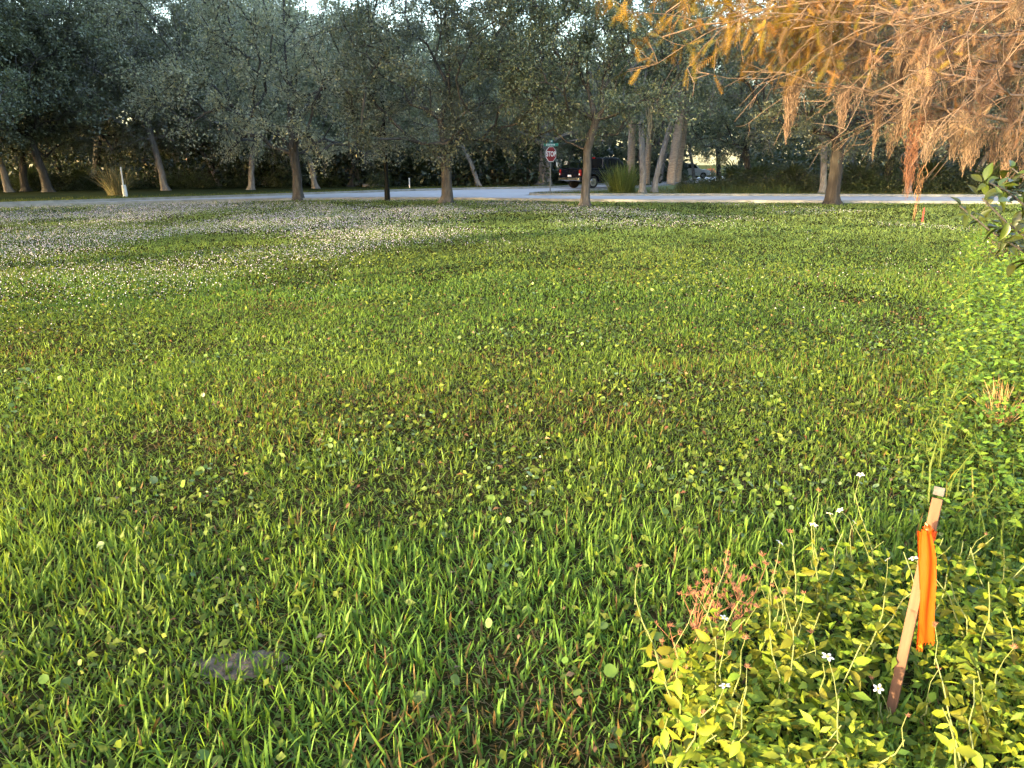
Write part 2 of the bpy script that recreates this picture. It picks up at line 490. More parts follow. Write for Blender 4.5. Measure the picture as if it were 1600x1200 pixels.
def make_oak(seed, clear=2.1, top=9.0, rx=5.0, low=1.9, trunk_r=0.22, lean=(0, 0), n_cl=120, per=330, leaf=0.115, tint=(0.072, 0.088, 0.045), bark=None, flat=0.55, moss=0, twig=1.0):
    """returns meshes (trunk, limbs, leaves, moss) of one live oak with its foot at the origin"""
    r = np.random.default_rng(seed)
    nodes, parent = [], []
    def add(p, par):
        nodes.append(np.array(p, float)); parent.append(par); return len(nodes) - 1
    last = -1
    zs = np.linspace(0, clear, 7)
    for z in zs:
        t = z / clear
        last = add((lean[0] * t ** 1.3 + r.normal(0, 0.015), lean[1] * t ** 1.3 + r.normal(0, 0.015), z - 0.05), last)
    n_tr = len(nodes)
    tip = nodes[-1]
    for k in range(1, 6):                                   # leader through the crown
        t = k / 5
        last = add(tip + np.array([r.normal(0, 0.25) + lean[0] * 0.25 * t, r.normal(0, 0.25) + lean[1] * 0.25 * t, (top - clear) * 0.72 * t]), last)
    cz = (top + low) / 2; rz = (top - low) / 2
    lob = rand_unit(14, r); amp = r.uniform(-0.22, 0.25, 14)
    C = []
    cx, cy = tip[0] * 1.15, tip[1] * 1.15
    while len(C) < n_cl:
        d = rand_unit(1, r)[0]
        u = r.random() ** 0.42
        k = 1 + sum(a * max(0, float(d @ l)) ** 3 for a, l in zip(amp, lob))
        p = np.array([cx + d[0] * rx * u * k, cy + d[1] * rx * u * k, cz + d[2] * rz * u * min(k, 1.08)])
        h = math.hypot(p[0] - cx, p[1] - cy) / rx
        if p[2] < low + 0.2 * (1 - h) + r.uniform(0, 0.5): continue
        C.append(p)
    C = sorted(C, key=lambda p: np.linalg.norm(p - tip))
    paths = []
    cl_node = []
    for p in C:
        A = np.array(nodes[n_tr - 1:])
        dv = p - A
        dist = np.linalg.norm(dv, axis=1)
        cost = dist + 0.35 * np.linalg.norm(A - tip, axis=1) + 1.2 * np.maximum(0, A[:, 2] - p[2] + 0.3 * dist)
        j = int(np.argmin(cost)) + n_tr - 1
        a = nodes[j]; L = np.linalg.norm(p - a)
        m = max(2, int(L / 0.8) + 1)
        path = [j]
        prev = j
        for k in range(1, m + 1):
            t = k / m
            q = a * (1 - t) + p * t + np.array([0, 0, 0.10 * L * math.sin(math.pi * t)]) + (r.normal(0, 0.07 * L ** 0.5, 3) if k < m else 0)
            prev = add(q, prev); path.append(prev)
        paths.append(path); cl_node.append(prev)
    cnt = np.ones(len(nodes)) * 0.0
    for c in cl_node:
        i = c
        while i != -1:
            cnt[i] += 1; i = parent[i]
    rad = trunk_r * 0.95 * (np.maximum(cnt, 0.5) / max(cnt[0], 1)) ** 0.47
    rad = np.maximum(rad, 0.011)
    nd = np.array(nodes)
    flare = 1 + 0.75 * np.exp(-zs / 0.16) + 0.12 * np.exp(-zs / 0.8)
    zz = np.concatenate([[-0.1, 0.0, 0.07, 0.16, 0.32, 0.6], np.linspace(1.0, clear, 6)])
    tp = np.stack([np.interp(zz, zs, nd[:n_tr, 0]), np.interp(zz, zs, nd[:n_tr, 1]), zz], -1)
    tr = trunk_r * (1 + 0.6 * np.exp(-np.maximum(zz, 0) / 0.14) + 0.12 * np.exp(-zz / 0.7)) * (1 - 0.10 * zz / clear)
    V, F = tubes([(tp, tr, 18)])
    ang = np.arctan2(V[:, 1] - np.repeat(tp[:, 1], 18), V[:, 0] - np.repeat(tp[:, 0], 18))
    wob = 1 + (0.05 + 0.14 * np.exp(-np.maximum(V[:, 2], 0) / 0.2)) * np.sin(ang * 5 + r.uniform(0, 6)) + 0.03 * np.sin(ang * 9 + V[:, 2] * 3)
    cxy = np.stack([np.repeat(tp[:, 0], 18), np.repeat(tp[:, 1], 18)], -1)
    V[:, :2] = cxy + (V[:, :2] - cxy) * wob[:, None]
    bk = bark or M_bark
    trunk_me = mesh('oak_trunk', V, F, bk, smooth=True)
    tb = [(nd[n_tr - 2:n_tr + 5], rad[n_tr - 2:n_tr + 5], 9)]
    for pth in paths:
        rr = rad[pth].copy(); rr[0] = min(rr[0], rr[1] * 1.15)
        tb.append((nd[pth], rr, 6 if rr[0] > 0.04 else 4))
    # twigs and leaves
    LP, LD, LN = [], [], []
    for c in C:
        out = c - np.array([cx, cy, cz - 0.4 * rz]); out = out / (np.linalg.norm(out) + 1e-6)
        nt = 8
        sz = r.uniform(0.75, 1.25)
        n_here = int(per * r.uniform(0.55, 1.45))
        for k in range(nt):
            d = norm(out * 0.7 + r.normal(0, 0.75, 3) + np.array([0, 0, 0.05]))
            L = sz * r.uniform(0.5, 1.15)
            e1 = c + d * L * 0.5 + r.normal(0, 0.06, 3); e2 = c + d * L + np.array([0, 0, -0.10 * L]) + r.normal(0, 0.08, 3)
            tb.append((np.array([c, e1, e2]), np.array([0.013, 0.010, 0.005]) * twig, 3))
            m = n_here // nt
            t = r.random(m) ** 0.75
            base = np.where(t[:, None] < 0.5, c + (e1 - c) * (t * 2)[:, None], e1 + (e2 - e1) * ((t - 0.5) * 2)[:, None])
            LP.append(base + r.normal(0, 1, (m, 3)) * np.array([0.15, 0.15, 0.10]) * sz)
            LD.append(d[None] * 0.5 + r.normal(0, 0.7, (m, 3)))
    LP = np.concatenate(LP); LD = np.concatenate(LD); n = len(LP)
    LNn = np.array([0, 0, 0.8]) + r.normal(0, 0.6, (n, 3))
    S = leaf * r.uniform(0.6, 1.25, n)
    cl = r.uniform(0.7, 1.3, (n, 1)) * np.array(tint)[None] * np.where(r.random((n, 1)) < 0.12, np.array([[1.5, 1.3, 1.0]]), 1.0)
    V, F, T = scatter(OAK_LEAF_V, OAK_LEAF_F, LP, basis(LD, LNn), S, cl)
    crown_me = mesh('oak_leaves', V, F, M_oak, T)
    V, F = tubes(tb)
    limb_me = mesh('oak_limbs', V, F, bk, smooth=True)
    mossm = []
    for k in range(moss):
        c = C[r.integers(len(C))]
        if c[2] > low + 2.8: continue
        mossm.append((moss_mesh('oak_moss', r, 22, r.uniform(0.6, 1.5), 0.13, (0.20, 0.20, 0.17), w=0.03, seg=5), tuple(c)))
    return dict(trunk=trunk_me, limbs=limb_me, crown=crown_me, moss=mossm)

def put_oak(kit, name, loc, rz, scale, label, group, cat='tree'):
    t = empty(name, loc, rz)
    t.scale = scale if hasattr(scale, '__len__') else (scale,) * 3
    tag(t, label, cat, group)
    tr = link('trunk', kit['trunk'], t)
    link('limb', kit['limbs'], tr)
    link('crown', kit['crown'], t)
    for me, p in kit['moss']:
        link('hanging_moss', me, t, loc=p)
    return t

GREY = (0.268, 0.270, 0.192); GREEN = (0.160, 0.188, 0.120); TEAL = (0.150, 0.166, 0.104)
lawn_kits = [make_oak(101, clear=2.0, top=10.5, rx=6.0, low=1.6, trunk_r=0.20, n_cl=215, per=320, leaf=0.12, tint=GREY, twig=1.5),
             make_oak(102, clear=2.2, top=10.0, rx=4.9, low=1.7, trunk_r=0.215, n_cl=180, per=320, leaf=0.12, tint=GREEN),
             make_oak(103, clear=2.2, top=10.0, rx=4.3, low=1.8, trunk_r=0.175, n_cl=180, per=320, leaf=0.12, tint=(0.140, 0.172, 0.102), moss=3),
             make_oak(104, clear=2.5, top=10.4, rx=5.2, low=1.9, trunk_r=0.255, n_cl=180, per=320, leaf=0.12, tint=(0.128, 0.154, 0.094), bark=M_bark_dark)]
wood_kits = [make_oak(201, clear=3.0, top=13.0, rx=5.6, low=2.0, trunk_r=0.19, lean=(-0.5, 0.2), n_cl=190, per=205, leaf=0.185, tint=TEAL, bark=M_bark_pale, moss=8),
             make_oak(202, clear=3.2, top=12.0, rx=5.2, low=2.2, trunk_r=0.155, lean=(-1.3, 0.0), n_cl=170, per=205, leaf=0.185, tint=GREEN, bark=M_bark_pale, moss=8),
             make_oak(203, clear=3.0, top=13.5, rx=5.6, low=1.7, trunk_r=0.22, lean=(0.5, -0.2), n_cl=190, per=205, leaf=0.185, tint=TEAL, moss=10),
             make_oak(204, clear=2.8, top=11.5, rx=5.2, low=2.0, trunk_r=0.46, lean=(0.15, 0.1), n_cl=170, per=205, leaf=0.185, tint=GREEN, bark=M_bark_pale, moss=16),
             make_oak(205, clear=4.4, top=12.0, rx=3.6, low=3.8, trunk_r=0.17, lean=(-0.9, 0.1), n_cl=95, per=205, leaf=0.185, tint=GREEN, bark=M_bark_pale, moss=8)]

LG = 'oaks planted along the near side of the road'
put_oak(lawn_kits[0], 'live_oak', G(466, 313.5), 0.4, 1.0, 'broad grey-green oak left of the black lamp post, crown sweeping low over the lawn', LG)
put_oak(lawn_kits[1], 'live_oak', G(699, 317.5), 1.9, 1.0, 'oak with a straight brown trunk just right of the black lamp post', LG)
put_oak(lawn_kits[2], 'live_oak', G(915, 322.5), 3.3, (0.92, 0.92, 0.95), 'slim pale-trunked oak on the lawn standing in front of the dark pickup', LG)
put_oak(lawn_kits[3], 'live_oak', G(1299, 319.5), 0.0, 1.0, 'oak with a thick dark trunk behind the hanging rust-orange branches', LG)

WG = 'trees at the edge of the wood across the road'
def W_(px, py, k, rz, s, label, name='live_oak'):
    return put_oak(wood_kits[k], name, G(px, py), rz, s, label, WG)
W_(-60, 302, 2, 0.3, 1.0, 'dark tree at the extreme left edge of the picture, across the road')
W_(14, 300, 0, 0.2, 0.95, 'thin leaning trunk at the left edge, second tree along the wood')
W_(40, 299, 2, 2.2, 0.9, 'dark trunk in the shady group at the far left of the wood')
W_(76, 300, 2, 4.0, 1.05, 'thick dark trunk, rightmost of the shady group at far left')
W_(150, 292, 2, 1.0, 1.15, 'tall dark tree rising behind the dry grass tuft and white marker')
W_(258, 297.5, 0, 0.0, 1.0, 'pale leaning trunk with cut branches at its foot, right of the white marker')
W_(342, 291, 1, 0.1, 0.85, 'thin pale trunk leaning left, between the marker and the broad oak')
W_(393, 296.5, 0, 3.0, 0.9, 'straight light-brown trunk across the road, left of the broad oak trunk')
W_(493, 294.5, 0, 0.3, 0.92, 'grey trunk leaning left across the road, just right of the broad oak trunk')
W_(549, 291.5, 2, 0.6, 0.9, 'grey trunk of a pair standing left of the black lamp post, left one')
W_(559, 289.5, 0, 2.2, 0.75, 'slim brown trunk of a pair left of the black lamp post, right one')
W_(748, 292, 1, 0.0, 0.95, 'pale bare trunk leaning steeply left, across the road between lamp post and stop sign')
W_(806, 287, 1, 0.4, 0.8, 'dark slender trunk leaning left, a little left of the stop sign')
W_(851, 290, 3, 0.5, 1.0, 'old oak with a very thick grey trunk right behind the stop sign, moss hanging')
W_(1004, 302, 4, 1.2, 0.95, 'grey trunk on the grass island beside the tall green clump')
W_(1022, 301, 4, 3.14, 0.9, 'dark trunk leaning right on the island beside the tall palm trunks')
W_(1285, 302, 0, 1.2, 0.9, 'straight grey trunk across the road just left of the thick dark oak trunk')
W_(1170, 296, 2, 2.9, 0.9, 'dark tree in undergrowth right of the palms, left of the thick dark oak')
W_(1382, 300, 2, 5.0, 0.9, 'shaded trunk across the road right of the thick dark oak')
W_(1418, 303, 0, 1.0, 0.85, 'upright pale trunk across the road behind the long hanging moss strand')
W_(1512, 300, 1, 3.0, 0.95, 'grey trunk leaning right at far right, behind the moss fringe')
W_(1590, 302, 2, 0.0, 0.95, 'dark tree at the right edge of the picture, across the road')
W_(1700, 304, 0, 0.9, 1.0, 'tree just beyond the right edge of the picture, across the road')

r2 = np.random.default_rng(5)
for k in range(30):                                    # second row, dim crowns behind the first
    x = -52 + k * 3.6 + r2.uniform(-1.5, 1.5); y = r2.uniform(57, 67)
    if 16 < x < 25: y += 14
    if -10 < x < 16: y += 3
    put_oak(wood_kits[k % 3], 'live_oak', (x, y, 0), r2.uniform(0, 6.28), r2.uniform(0.85, 1.1) * (0.85 if -12 < x < 14 else 1.05),
            'dim oak deep in the wood, behind the trees at its edge', 'trees deep in the wood')

# unseen trees added off the left edge to keep the far trees in shade
OG = 'unseen trees added on the left to cast shade'
shade_kit = make_oak(301, clear=7.0, top=20.0, rx=5.6, low=7.2, trunk_r=0.11, n_cl=150, per=240, leaf=0.30, tint=GREEN)  # high crown and thin trunk shaped so low sun reaches the lawn
k = 0
for row, (ox, oy) in enumerate(((-5.5, -1.0), (-14.0, 1.0))):
    for q in range(9):
        y = 6.0 + q * 5.6 + row * 2.5
        put_oak(shade_kit, 'live_oak', (-0.68 * y + ox, y + oy, 0), k * 1.3, 1.0 + 0.12 * row, 'tall high-crowned tree added unseen beyond the left edge to cast shade', OG); k += 1
for x, y, k, s, rz in ((-27, 3, 0, 1.3, 2.0), (-35, 11, 2, 1.4, 4.0), (-46, 16, 0, 1.4, 0.7), (-54, 27, 2, 1.4, 2.7), (-62, 38, 0, 1.3, 3.7), (-40, 4, 1, 1.4, 1.0),
                       (-21, 21, 2, 1.0, 0.3), (-26, 28, 0, 1.0, 1.3), (-31, 35, 2, 1.0, 2.3), (-29, 24, 1, 1.1, 3.3), (-36, 33, 2, 1.1, 4.3),
                       (-25, 23, 2, 1.0, 5.3), (-34, 27, 0, 1.1, 0.9), (-40, 36, 2, 1.1, 1.9), (-25, 32, 0, 0.9, 2.9)):
    put_oak(wood_kits[k], 'live_oak', (x, y, 0), rz, s, 'low spreading oak added unseen beyond the left edge to cast shade', OG)  # unseen low oaks added to shade the trunks

# ------------------------------------------------------------------ wood: far mass, palms, palmettos, undergrowth
r3 = np.random.default_rng(31)
n = 70000
wx = r3.uniform(-75, 75, n); wy = r3.uniform(70, 84, n)
wz = 11.0 * r3.random(n) ** 1.6
keep = (fbm(wx, wz * 2.2, 6.0, 40) + 0.45 * (wz < 6) > 0.47 + 0.25 * (wz > 8)) & ~((wx / wy > .215) & (wx / wy < .285) & (wz < 3.2))
keep &= ~((np.abs(wx - 4) < 9) & (wz > 1.2) & (wz < 4.5) & (fbm(wx, wz, 2.0, 44) > 0.68))
keep &= ~((np.abs(wx + 34) < 8) & (wz > 2.5) & (wz < 6.0) & (fbm(wx, wz, 2.0, 45) > 0.74))
wx, wy, wz = wx[keep], wy[keep], wz[keep]; n = len(wx)
V, F, T = scatter(OAK_LEAF_V, OAK_LEAF_F, np.stack([wx, wy, wz], -1), basis(rand_unit(n, r3), rand_unit(n, r3) + np.array([0, 0, .6])), r3.uniform(0.45, 0.95, n),
                  np.array([[0.040, 0.054, 0.028]]) * r3.uniform(0.6, 1.4, (n, 1)))
tag(link('distant_wood', mesh('distant_wood', V, F, M_oak, T)), 'dark mass of distant trees behind the roadside wood', 'wood', kind='stuff')

n = 36000
wx = r3.uniform(-62, 62, n); wy = r3.uniform(54.5, 66, n); wz = 3.6 * r3.random(n) ** 1.1 * (.45 + .8 * fbm(wx, wy, 3.0, 47))
keep = ~((wx / wy > .05) & (wx / wy < .285) & ((wy < 64) | (wx / wy > .205)))
wx, wy, wz = wx[keep], wy[keep], wz[keep]; n = len(wx)
V, F, T = scatter(OAK_LEAF_V, OAK_LEAF_F, np.stack([wx, wy, wz], -1), basis(rand_unit(n, r3), rand_unit(n, r3) + np.array([0, 0, .6])), r3.uniform(0.2, 0.45, n),
                  np.array([[0.034, 0.050, 0.022]]) * r3.uniform(0.6, 1.4, (n, 1)))
tag(link('woodland_undergrowth', mesh('woodland_undergrowth', V, F, M_oak, T)), 'dark leafy undergrowth on the floor of the wood', 'undergrowth', kind='stuff')

# fan leaf of a palm or palmetto: stalk along +Y, blade segments radiating, drooping tips
def fan_mesh(name, mat, nseg=22, blade=0.55, stalk=0.45, droop=0.25, arc=250):
    V, F = [], []
    w = 0.012
    V += [(-w, 0, 0), (w, 0, 0), (w, stalk, 0.0), (-w, stalk, 0.0)]; F.append((0, 1, 2, 3))
    c = Vector((0, stalk, 0))
    for k in range(nseg):
        a = R_(90 - arc / 2 + arc * k / (nseg - 1))
        L = blade * (0.75 + 0.25 * math.sin(math.pi * k / (nseg - 1)))
        d = Vector((math.cos(a), math.sin(a), 0)); s = Vector((-d.y, d.x, 0)) * 0.026
        zz = 0.02 if k % 2 else -0.01
        m = c + d * L * 0.55 + Vector((0, 0, zz)); e = c + d * L + Vector((0, 0, -droop * L + zz))
        i = len(V)
        V += [tuple(c), tuple(m - s), tuple(e), tuple(m + s)]
        F.append((i, i + 1, i + 2, i + 3))
    return mesh(name, np.array(V), np.array(F), mat)
FAN = fan_mesh('palmetto_leaf', M_palm)
PFAN = fan_mesh('palm_frond', M_palm, nseg=26, blade=0.85, stalk=0.9, droop=0.55)
DFAN = fan_mesh('dead_palm_frond', M_palm_dead, nseg=18, blade=0.8, stalk=0.8, droop=0.5, arc=200)

def palm(px, py, h, r, lean, label):
    t = empty('cabbage_palm', G(px, py)); tag(t, label, 'palm', 'palms on the grass island')
    zz = np.linspace(-0.1, h, 26)
    pts = np.stack([lean * (zz / h) ** 1.4, 0.1 * np.sin(zz), zz], -1)
    rad = r * (1.0 + 0.25 * np.exp(-np.maximum(zz, 0) / 0.3)) * (1 + 0.035 * np.where(np.arange(26) % 2, 1, -1))
    V, F = tubes([(pts, rad, 16)])
    link('trunk', mesh('palm_trunk', V, F, M_palm_bark, smooth=True), t)
    for k in range(24):
        az = k * 2.4 + random.uniform(-.2, .2); el = R_(random.choice((70, 45, 25, 5, -15, -35)) + random.uniform(-8, 8))
        dead = el < R_(-22)
        o = link('frond', DFAN if dead else PFAN, t, loc=(lean, 0.1 * math.sin(h), h - 0.1))
        o.rotation_euler = (el, 0, az)
        if dead: o['label'] = 'dry hanging frond'
palm(1047, 301.5, 7.2, 0.24, 0.75, 'tall palm with a thick ringed trunk on the island, left of a pair')
palm(1058, 298.5, 7.6, 0.19, 0.6, 'slimmer palm trunk, right of the pair on the island')
palm(985, 299, 6.2, 0.22, -0.1, 'palm rising from the tall green clump beside the pickup')
palm(1010, 297, 5.6, 0.18, 0.1, 'thin palm trunk between the grey trunk and the leaning trunk on the island')

def palmetto(loc, s, label, rr):
    t = empty('saw_palmetto', loc, rr.uniform(0, 6.28), s); tag(t, label, 'palmetto', 'palmettos along the foot of the wood')
    for k in range(11):
        o = link('leaf', FAN, t, loc=(0, 0, 0.05))
        o.rotation_euler = (R_(rr.uniform(20, 75)), 0, k * 2.4)
        o.scale = (rr.uniform(1.0, 1.6),) * 3
pr = random.Random(4)
PM = [(628, 289, 1.4, 'dark fan-leaved palmetto behind the black lamp post'), (652, 289, 1.6, 'palmetto behind the short white post'), (676, 288.5, 1.5, 'palmetto just left of the straight brown oak trunk'),
      (640, 285, 1.8, 'tall palmetto at the back of the clump behind the lamp post'), (770, 286, 1.2, 'palmetto right of the steeply leaning pale trunk'), (725, 287, 1.3, 'palmetto left of the steeply leaning pale trunk'),
      (420, 290, 1.4, 'palmetto in the dark between the light-brown trunk and the broad oak'), (365, 288, 1.2, 'palmetto left of the light-brown trunk'), (520, 288, 1.2, 'palmetto between the leaning grey trunk and the trunk pair'),
      (300, 289, 1.2, 'palmetto right of the pale leaning trunk'), (1150, 293, 1.5, 'spiky palmetto right of the distant white vehicle'), (1180, 296, 1.6, 'palmetto in the undergrowth well right of the palms'),
      (1230, 298, 1.3, 'palmetto left of the straight grey trunk'), (890, 286, 1.2, 'palmetto behind the pickup tailgate'), (1340, 299, 1.4, 'palmetto right of the thick dark oak'), (1460, 300, 1.5, 'palmetto behind the long moss strand'),
      (130, 296, 1.2, 'palmetto left of the dry grass tuft'), (50, 298, 1.1, 'palmetto at the foot of the far left trunks'), (1550, 302, 1.4, 'palmetto at the right end of the wood')]
for px, py, s, lab in PM:
    palmetto(G(px, py), s, lab, pr)

def bush_mesh(seed, col, n=2600, leaf=0.10, rx=0.9, h=1.1, mat=None):
    r = np.random.default_rng(seed)
    C = rand_unit(26, r) * (r.random((26, 1)) ** 0.4); C[:, 2] = np.abs(C[:, 2])
    c = C[r.integers(26, size=n)] * np.array([rx, rx, h]) * 0.85 + r.normal(0, 0.17, (n, 3))
    c[:, 2] = np.maximum(c[:, 2], 0.02)
    V, F, T = scatter(OAK_LEAF_V, OAK_LEAF_F, c, basis(rand_unit(n, r), rand_unit(n, r) + np.array([0, 0, .8])), leaf * r.uniform(.6, 1.3, n), np.array([col]) * r.uniform(.65, 1.35, (n, 1)))
    return mesh('bush_leaves', V, F, mat or M_oak, T)
BUSH = [bush_mesh(61, (0.048, 0.070, 0.030)), bush_mesh(62, (0.060, 0.080, 0.030), h=0.8, rx=1.1), bush_mesh(63, (0.085, 0.075, 0.040), h=0.7, rx=1.2)]
stems_v, stems_f = tubes([(np.array([(0, 0, -.02), (math.cos(a) * .25, math.sin(a) * .25, .5), (math.cos(a) * .5, math.sin(a) * .5, .95)]), np.array([.02, .014, .006]), 4) for a in np.arange(7) * .9])
STEMS = mesh('bush_stems', stems_v, stems_f, M_bark)
def bush(px, py, k, s, label, group='undergrowth shrubs along the wood'):
    t = empty('undergrowth_shrub', G(px, py), pr.uniform(0, 6.28), s); tag(t, label, 'shrub', group)
    link('foliage', BUSH[k], t); link('stem', STEMS, t)
marks = [(-20, 'at the left edge of the picture'), (20, 'under the thin leaning trunk at far left'), (58, 'between the far left trunks'), (98, 'right of the far left trunk group'), (132, 'well left of the dry grass tuft'), (160, 'touching the dry grass tuft on its left'),
         (225, 'just right of the white marker'), (285, 'right of the pale leaning trunk'), (318, 'left of the thin trunk leaning left'), (375, 'left of the light-brown trunk'), (440, 'behind the broad oak trunk'), (515, 'right of the leaning grey trunk'), (590, 'left of the lamp post')]
for k, (x, w) in enumerate(marks):
    bush(x, 297 - 5 * min(1, max(0, (x - 60) / 350)) + pr.uniform(-1, 1), k % 2, pr.uniform(0.95, 1.4), 'dark low shrub in the wood edge ' + w)
for x, w in ((718, 'left of the steeply leaning pale trunk'), (768, 'right of the steeply leaning pale trunk'), (786, 'midway between the leaning pale trunk and stop sign'), (818, 'left of the very thick grey trunk')):
    bush(x, 288.5, 2, 1.1, 'brownish dry-looking shrub ' + w, 'dry shrubs left of the stop sign')
for k, (x, y, s, w) in enumerate(((882, 286, 1.2, 'between the thick grey trunk and pickup'), (1000, 290, 1.0, 'behind the grey island trunk'), (1075, 296, 0.9, 'right of the palm pair, low'), (1098, 297, 0.9, 'below the distant orange shrub'), (1120, 297, 1.0, 'below the pale driveway'), (1145, 298, 1.1, 'in front of the spiky palmetto'),
                                (1172, 298, 1.2, 'under the dark tree right of the palms'), (1205, 299, 1.2, 'midway between palms and the thick dark oak'), (1240, 299, 1.3, 'left of the straight grey trunk'), (1268, 300, 1.2, 'touching the straight grey trunk'), (1325, 300, 1.2, 'just right of the thick dark oak'), (1355, 300, 1.3, 'right of the thick dark oak, second one'),
                                (1400, 301, 1.3, 'left of the upright pale trunk'), (1440, 301, 1.2, 'behind the long moss strand'), (1480, 301, 1.3, 'left of the trunk leaning right'), (1530, 302, 1.3, 'right of the trunk leaning right'), (1570, 302, 1.4, 'behind the glossy-leaved branch'))):
    bush(x, y, k % 2, s, 'green low shrub beyond the road ' + w)
bush(1107, 276.5, 0, 1.0, 'small shrub beside the pale driveway far behind')

# ------------------------------------------------------------------ lawn grass
def band(y0, y1, dens, seg, L0, L1, W0, W1, hw=0.80, extra=1.2, seed=0):
    area = hw * (y1 ** 2 - y0 ** 2) + 2 * extra * (y1 - y0)
    n = int(area * dens)
    y = y0 + (y1 - y0) * rng.random(n)
    # sample y with density growing with width
    wmax = hw * y1 + extra
    y = y0 + (y1 - y0) * rng.random(int(n * 2.2))
    y = y[rng.random(len(y)) < (hw * y + extra) / wmax][:n]
    n = len(y)
    x = rng.uniform(-1, 1, n) * (hw * y + extra)
    return x, y

def lawn_limit(x):
    return np.interp(x, NE[:, 0], NE[:, 1]) - 0.25

def grass_tint(x, y, n):
    a = fbm(x, y, 1.6, 70); b = fbm(x, y, 0.5, 74); c = fbm(x, y, 5.0, 78)
    base = np.array([[0.090, 0.160, 0.028]]) + np.array([[0.026, 0.018, 0.002]]) * np.clip((c - 0.45) * 4, -0.6, 1.2)[:, None]
    yel = rng.random((n, 1)) < 0.15
    base = np.where(yel, base * np.array([[1.3, 1.1, 0.8]]), base)
    brown = (rng.random(n) < np.clip((a - 0.56) * 2.2, 0, 0.28) * np.clip(1.3 - y / 14, 0.15, 1) + 0.02)[:, None]
    base = np.where(brown, np.array([[0.14, 0.085, 0.032]]), base)
    fk = 0.75 * np.clip((y - 8) / 16, 0, 1)[:, None]
    base = base * (1 - fk) + np.array([[0.172, 0.228, 0.086]]) * fk      # paler turf towards the road
    base = base * (0.78 + 0.5 * fbm(x, y, 2.4, 82))[:, None]
    return base * rng.uniform(0.65, 1.35, (n, 1))

def sparse(x, y):
    """the mown lawn has thinner, worn places"""
    return np.clip(1.35 - 1.5 * np.clip(fbm(x, y, 1.1, 90) - 0.42, 0, 1) * 2.3, 0.30, 1)

parts = []
def add_grass(y0, y1, dens, seg, L0, L1, W0, W1, hw=0.80, extra=1.2, lush=1.0):
    x, y = band(y0, y1, dens, seg, L0, L1, W0, W1, hw, extra)
    k = (y < lawn_limit(x)) & (rng.random(len(x)) < sparse(x, y))
    # tuft the roots together
    if seg > 1:
        cl = rng.random(len(x)) < 0.7
        q = 0.07
        x = np.where(cl, (np.floor(x / q) + 0.5 + vnoise(x, y, 0.03, 95) * 0.9 - 0.45) * q + rng.normal(0, 0.012, len(x)), x)
        y = np.where(cl, (np.floor(y / q) + 0.5 + vnoise(y, x, 0.03, 96) * 0.9 - 0.45) * q + rng.normal(0, 0.012, len(y)), y)
    x, y = x[k], y[k]; n = len(x)
    h = 0.30 + 1.35 * fbm(x, y, 0.55, 98)
    L = (0.85 if L1 > .12 else 0.72) * rng.uniform(L0, L1, n) * h * np.where(rng.random(n) < 0.10, 1.35, 1.0)
    W = rng.uniform(W0, W1, n)
    P = np.stack([x, y, np.zeros(n)], -1)
    parts.append(blades(P, L, W, rng.uniform(0, 6.283, n), np.abs(rng.normal(0.42 if seg > 1 else 0.75, 0.38, n)), rng.uniform(-0.25, 0.85, n), seg, grass_tint(x, y, n)))
add_grass(1.2, 3.2, 3300, 3, 0.030, 0.125, 0.005, 0.012)
add_grass(3.2, 6.5, 2300, 2, 0.035, 0.100, 0.006, 0.011)
add_grass(6.5, 12.0, 1150, 2, 0.035, 0.085, 0.007, 0.013)
add_grass(12.0, 22.0, 520, 1, 0.04, 0.085, 0.014, 0.026, extra=1.5)
add_grass(22.0, 41.0, 170, 1, 0.045, 0.09, 0.026, 0.044, extra=2.0)
# short under-layer of runners and lying leaves that closes the mat
for y0, y1, dens, w, L in ((1.2, 4.0, 1800, 0.008, 0.045), (4.0, 9.0, 1500, 0.012, 0.05), (9.0, 18.0, 330, 0.024, 0.07), (18.0, 40.0, 70, 0.055, 0.12)):
    x, y = band(y0, y1, dens, 1, 0, 0, 0, 0)
    k = y < lawn_limit(x); x, y = x[k], y[k]; n = len(x)
    parts.append(blades(np.stack([x, y, rng.uniform(.006, .028, n)], -1), rng.uniform(.5, 1.3, n) * L, rng.uniform(.6, 1.3, n) * w, rng.uniform(0, 6.283, n), rng.uniform(.8, 1.6, n), rng.uniform(-.3, .3, n), 1,
                        grass_tint(x, y, n) * np.array([[0.85, 0.85, 0.8]])))
# thatch lying between the blades
for y0, y1, dens, w, L in ((1.2, 4.0, 900, 0.003, 0.10), (4.0, 9.0, 350, 0.005, 0.11)):
    x, y = band(y0, y1, dens, 1, 0, 0, 0, 0); n = len(x)
    parts.append(blades(np.stack([x, y, rng.uniform(.004, .03, n)], -1), rng.uniform(.5, 1.2, n) * L, np.full(n, w), rng.uniform(0, 6.283, n), rng.uniform(1.2, 1.6, n), rng.uniform(-.2, .2, n), 1,
                        np.array([[0.17, 0.12, 0.065]]) * rng.uniform(.5, 1.4, (n, 1))))
V, F, T = joinparts(parts)
print('grass tris', len(F))
tag(link('grass', mesh('grass', V, F, M_grass, T)), 'rough green lawn grass covering the open ground', 'grass', kind='stuff')

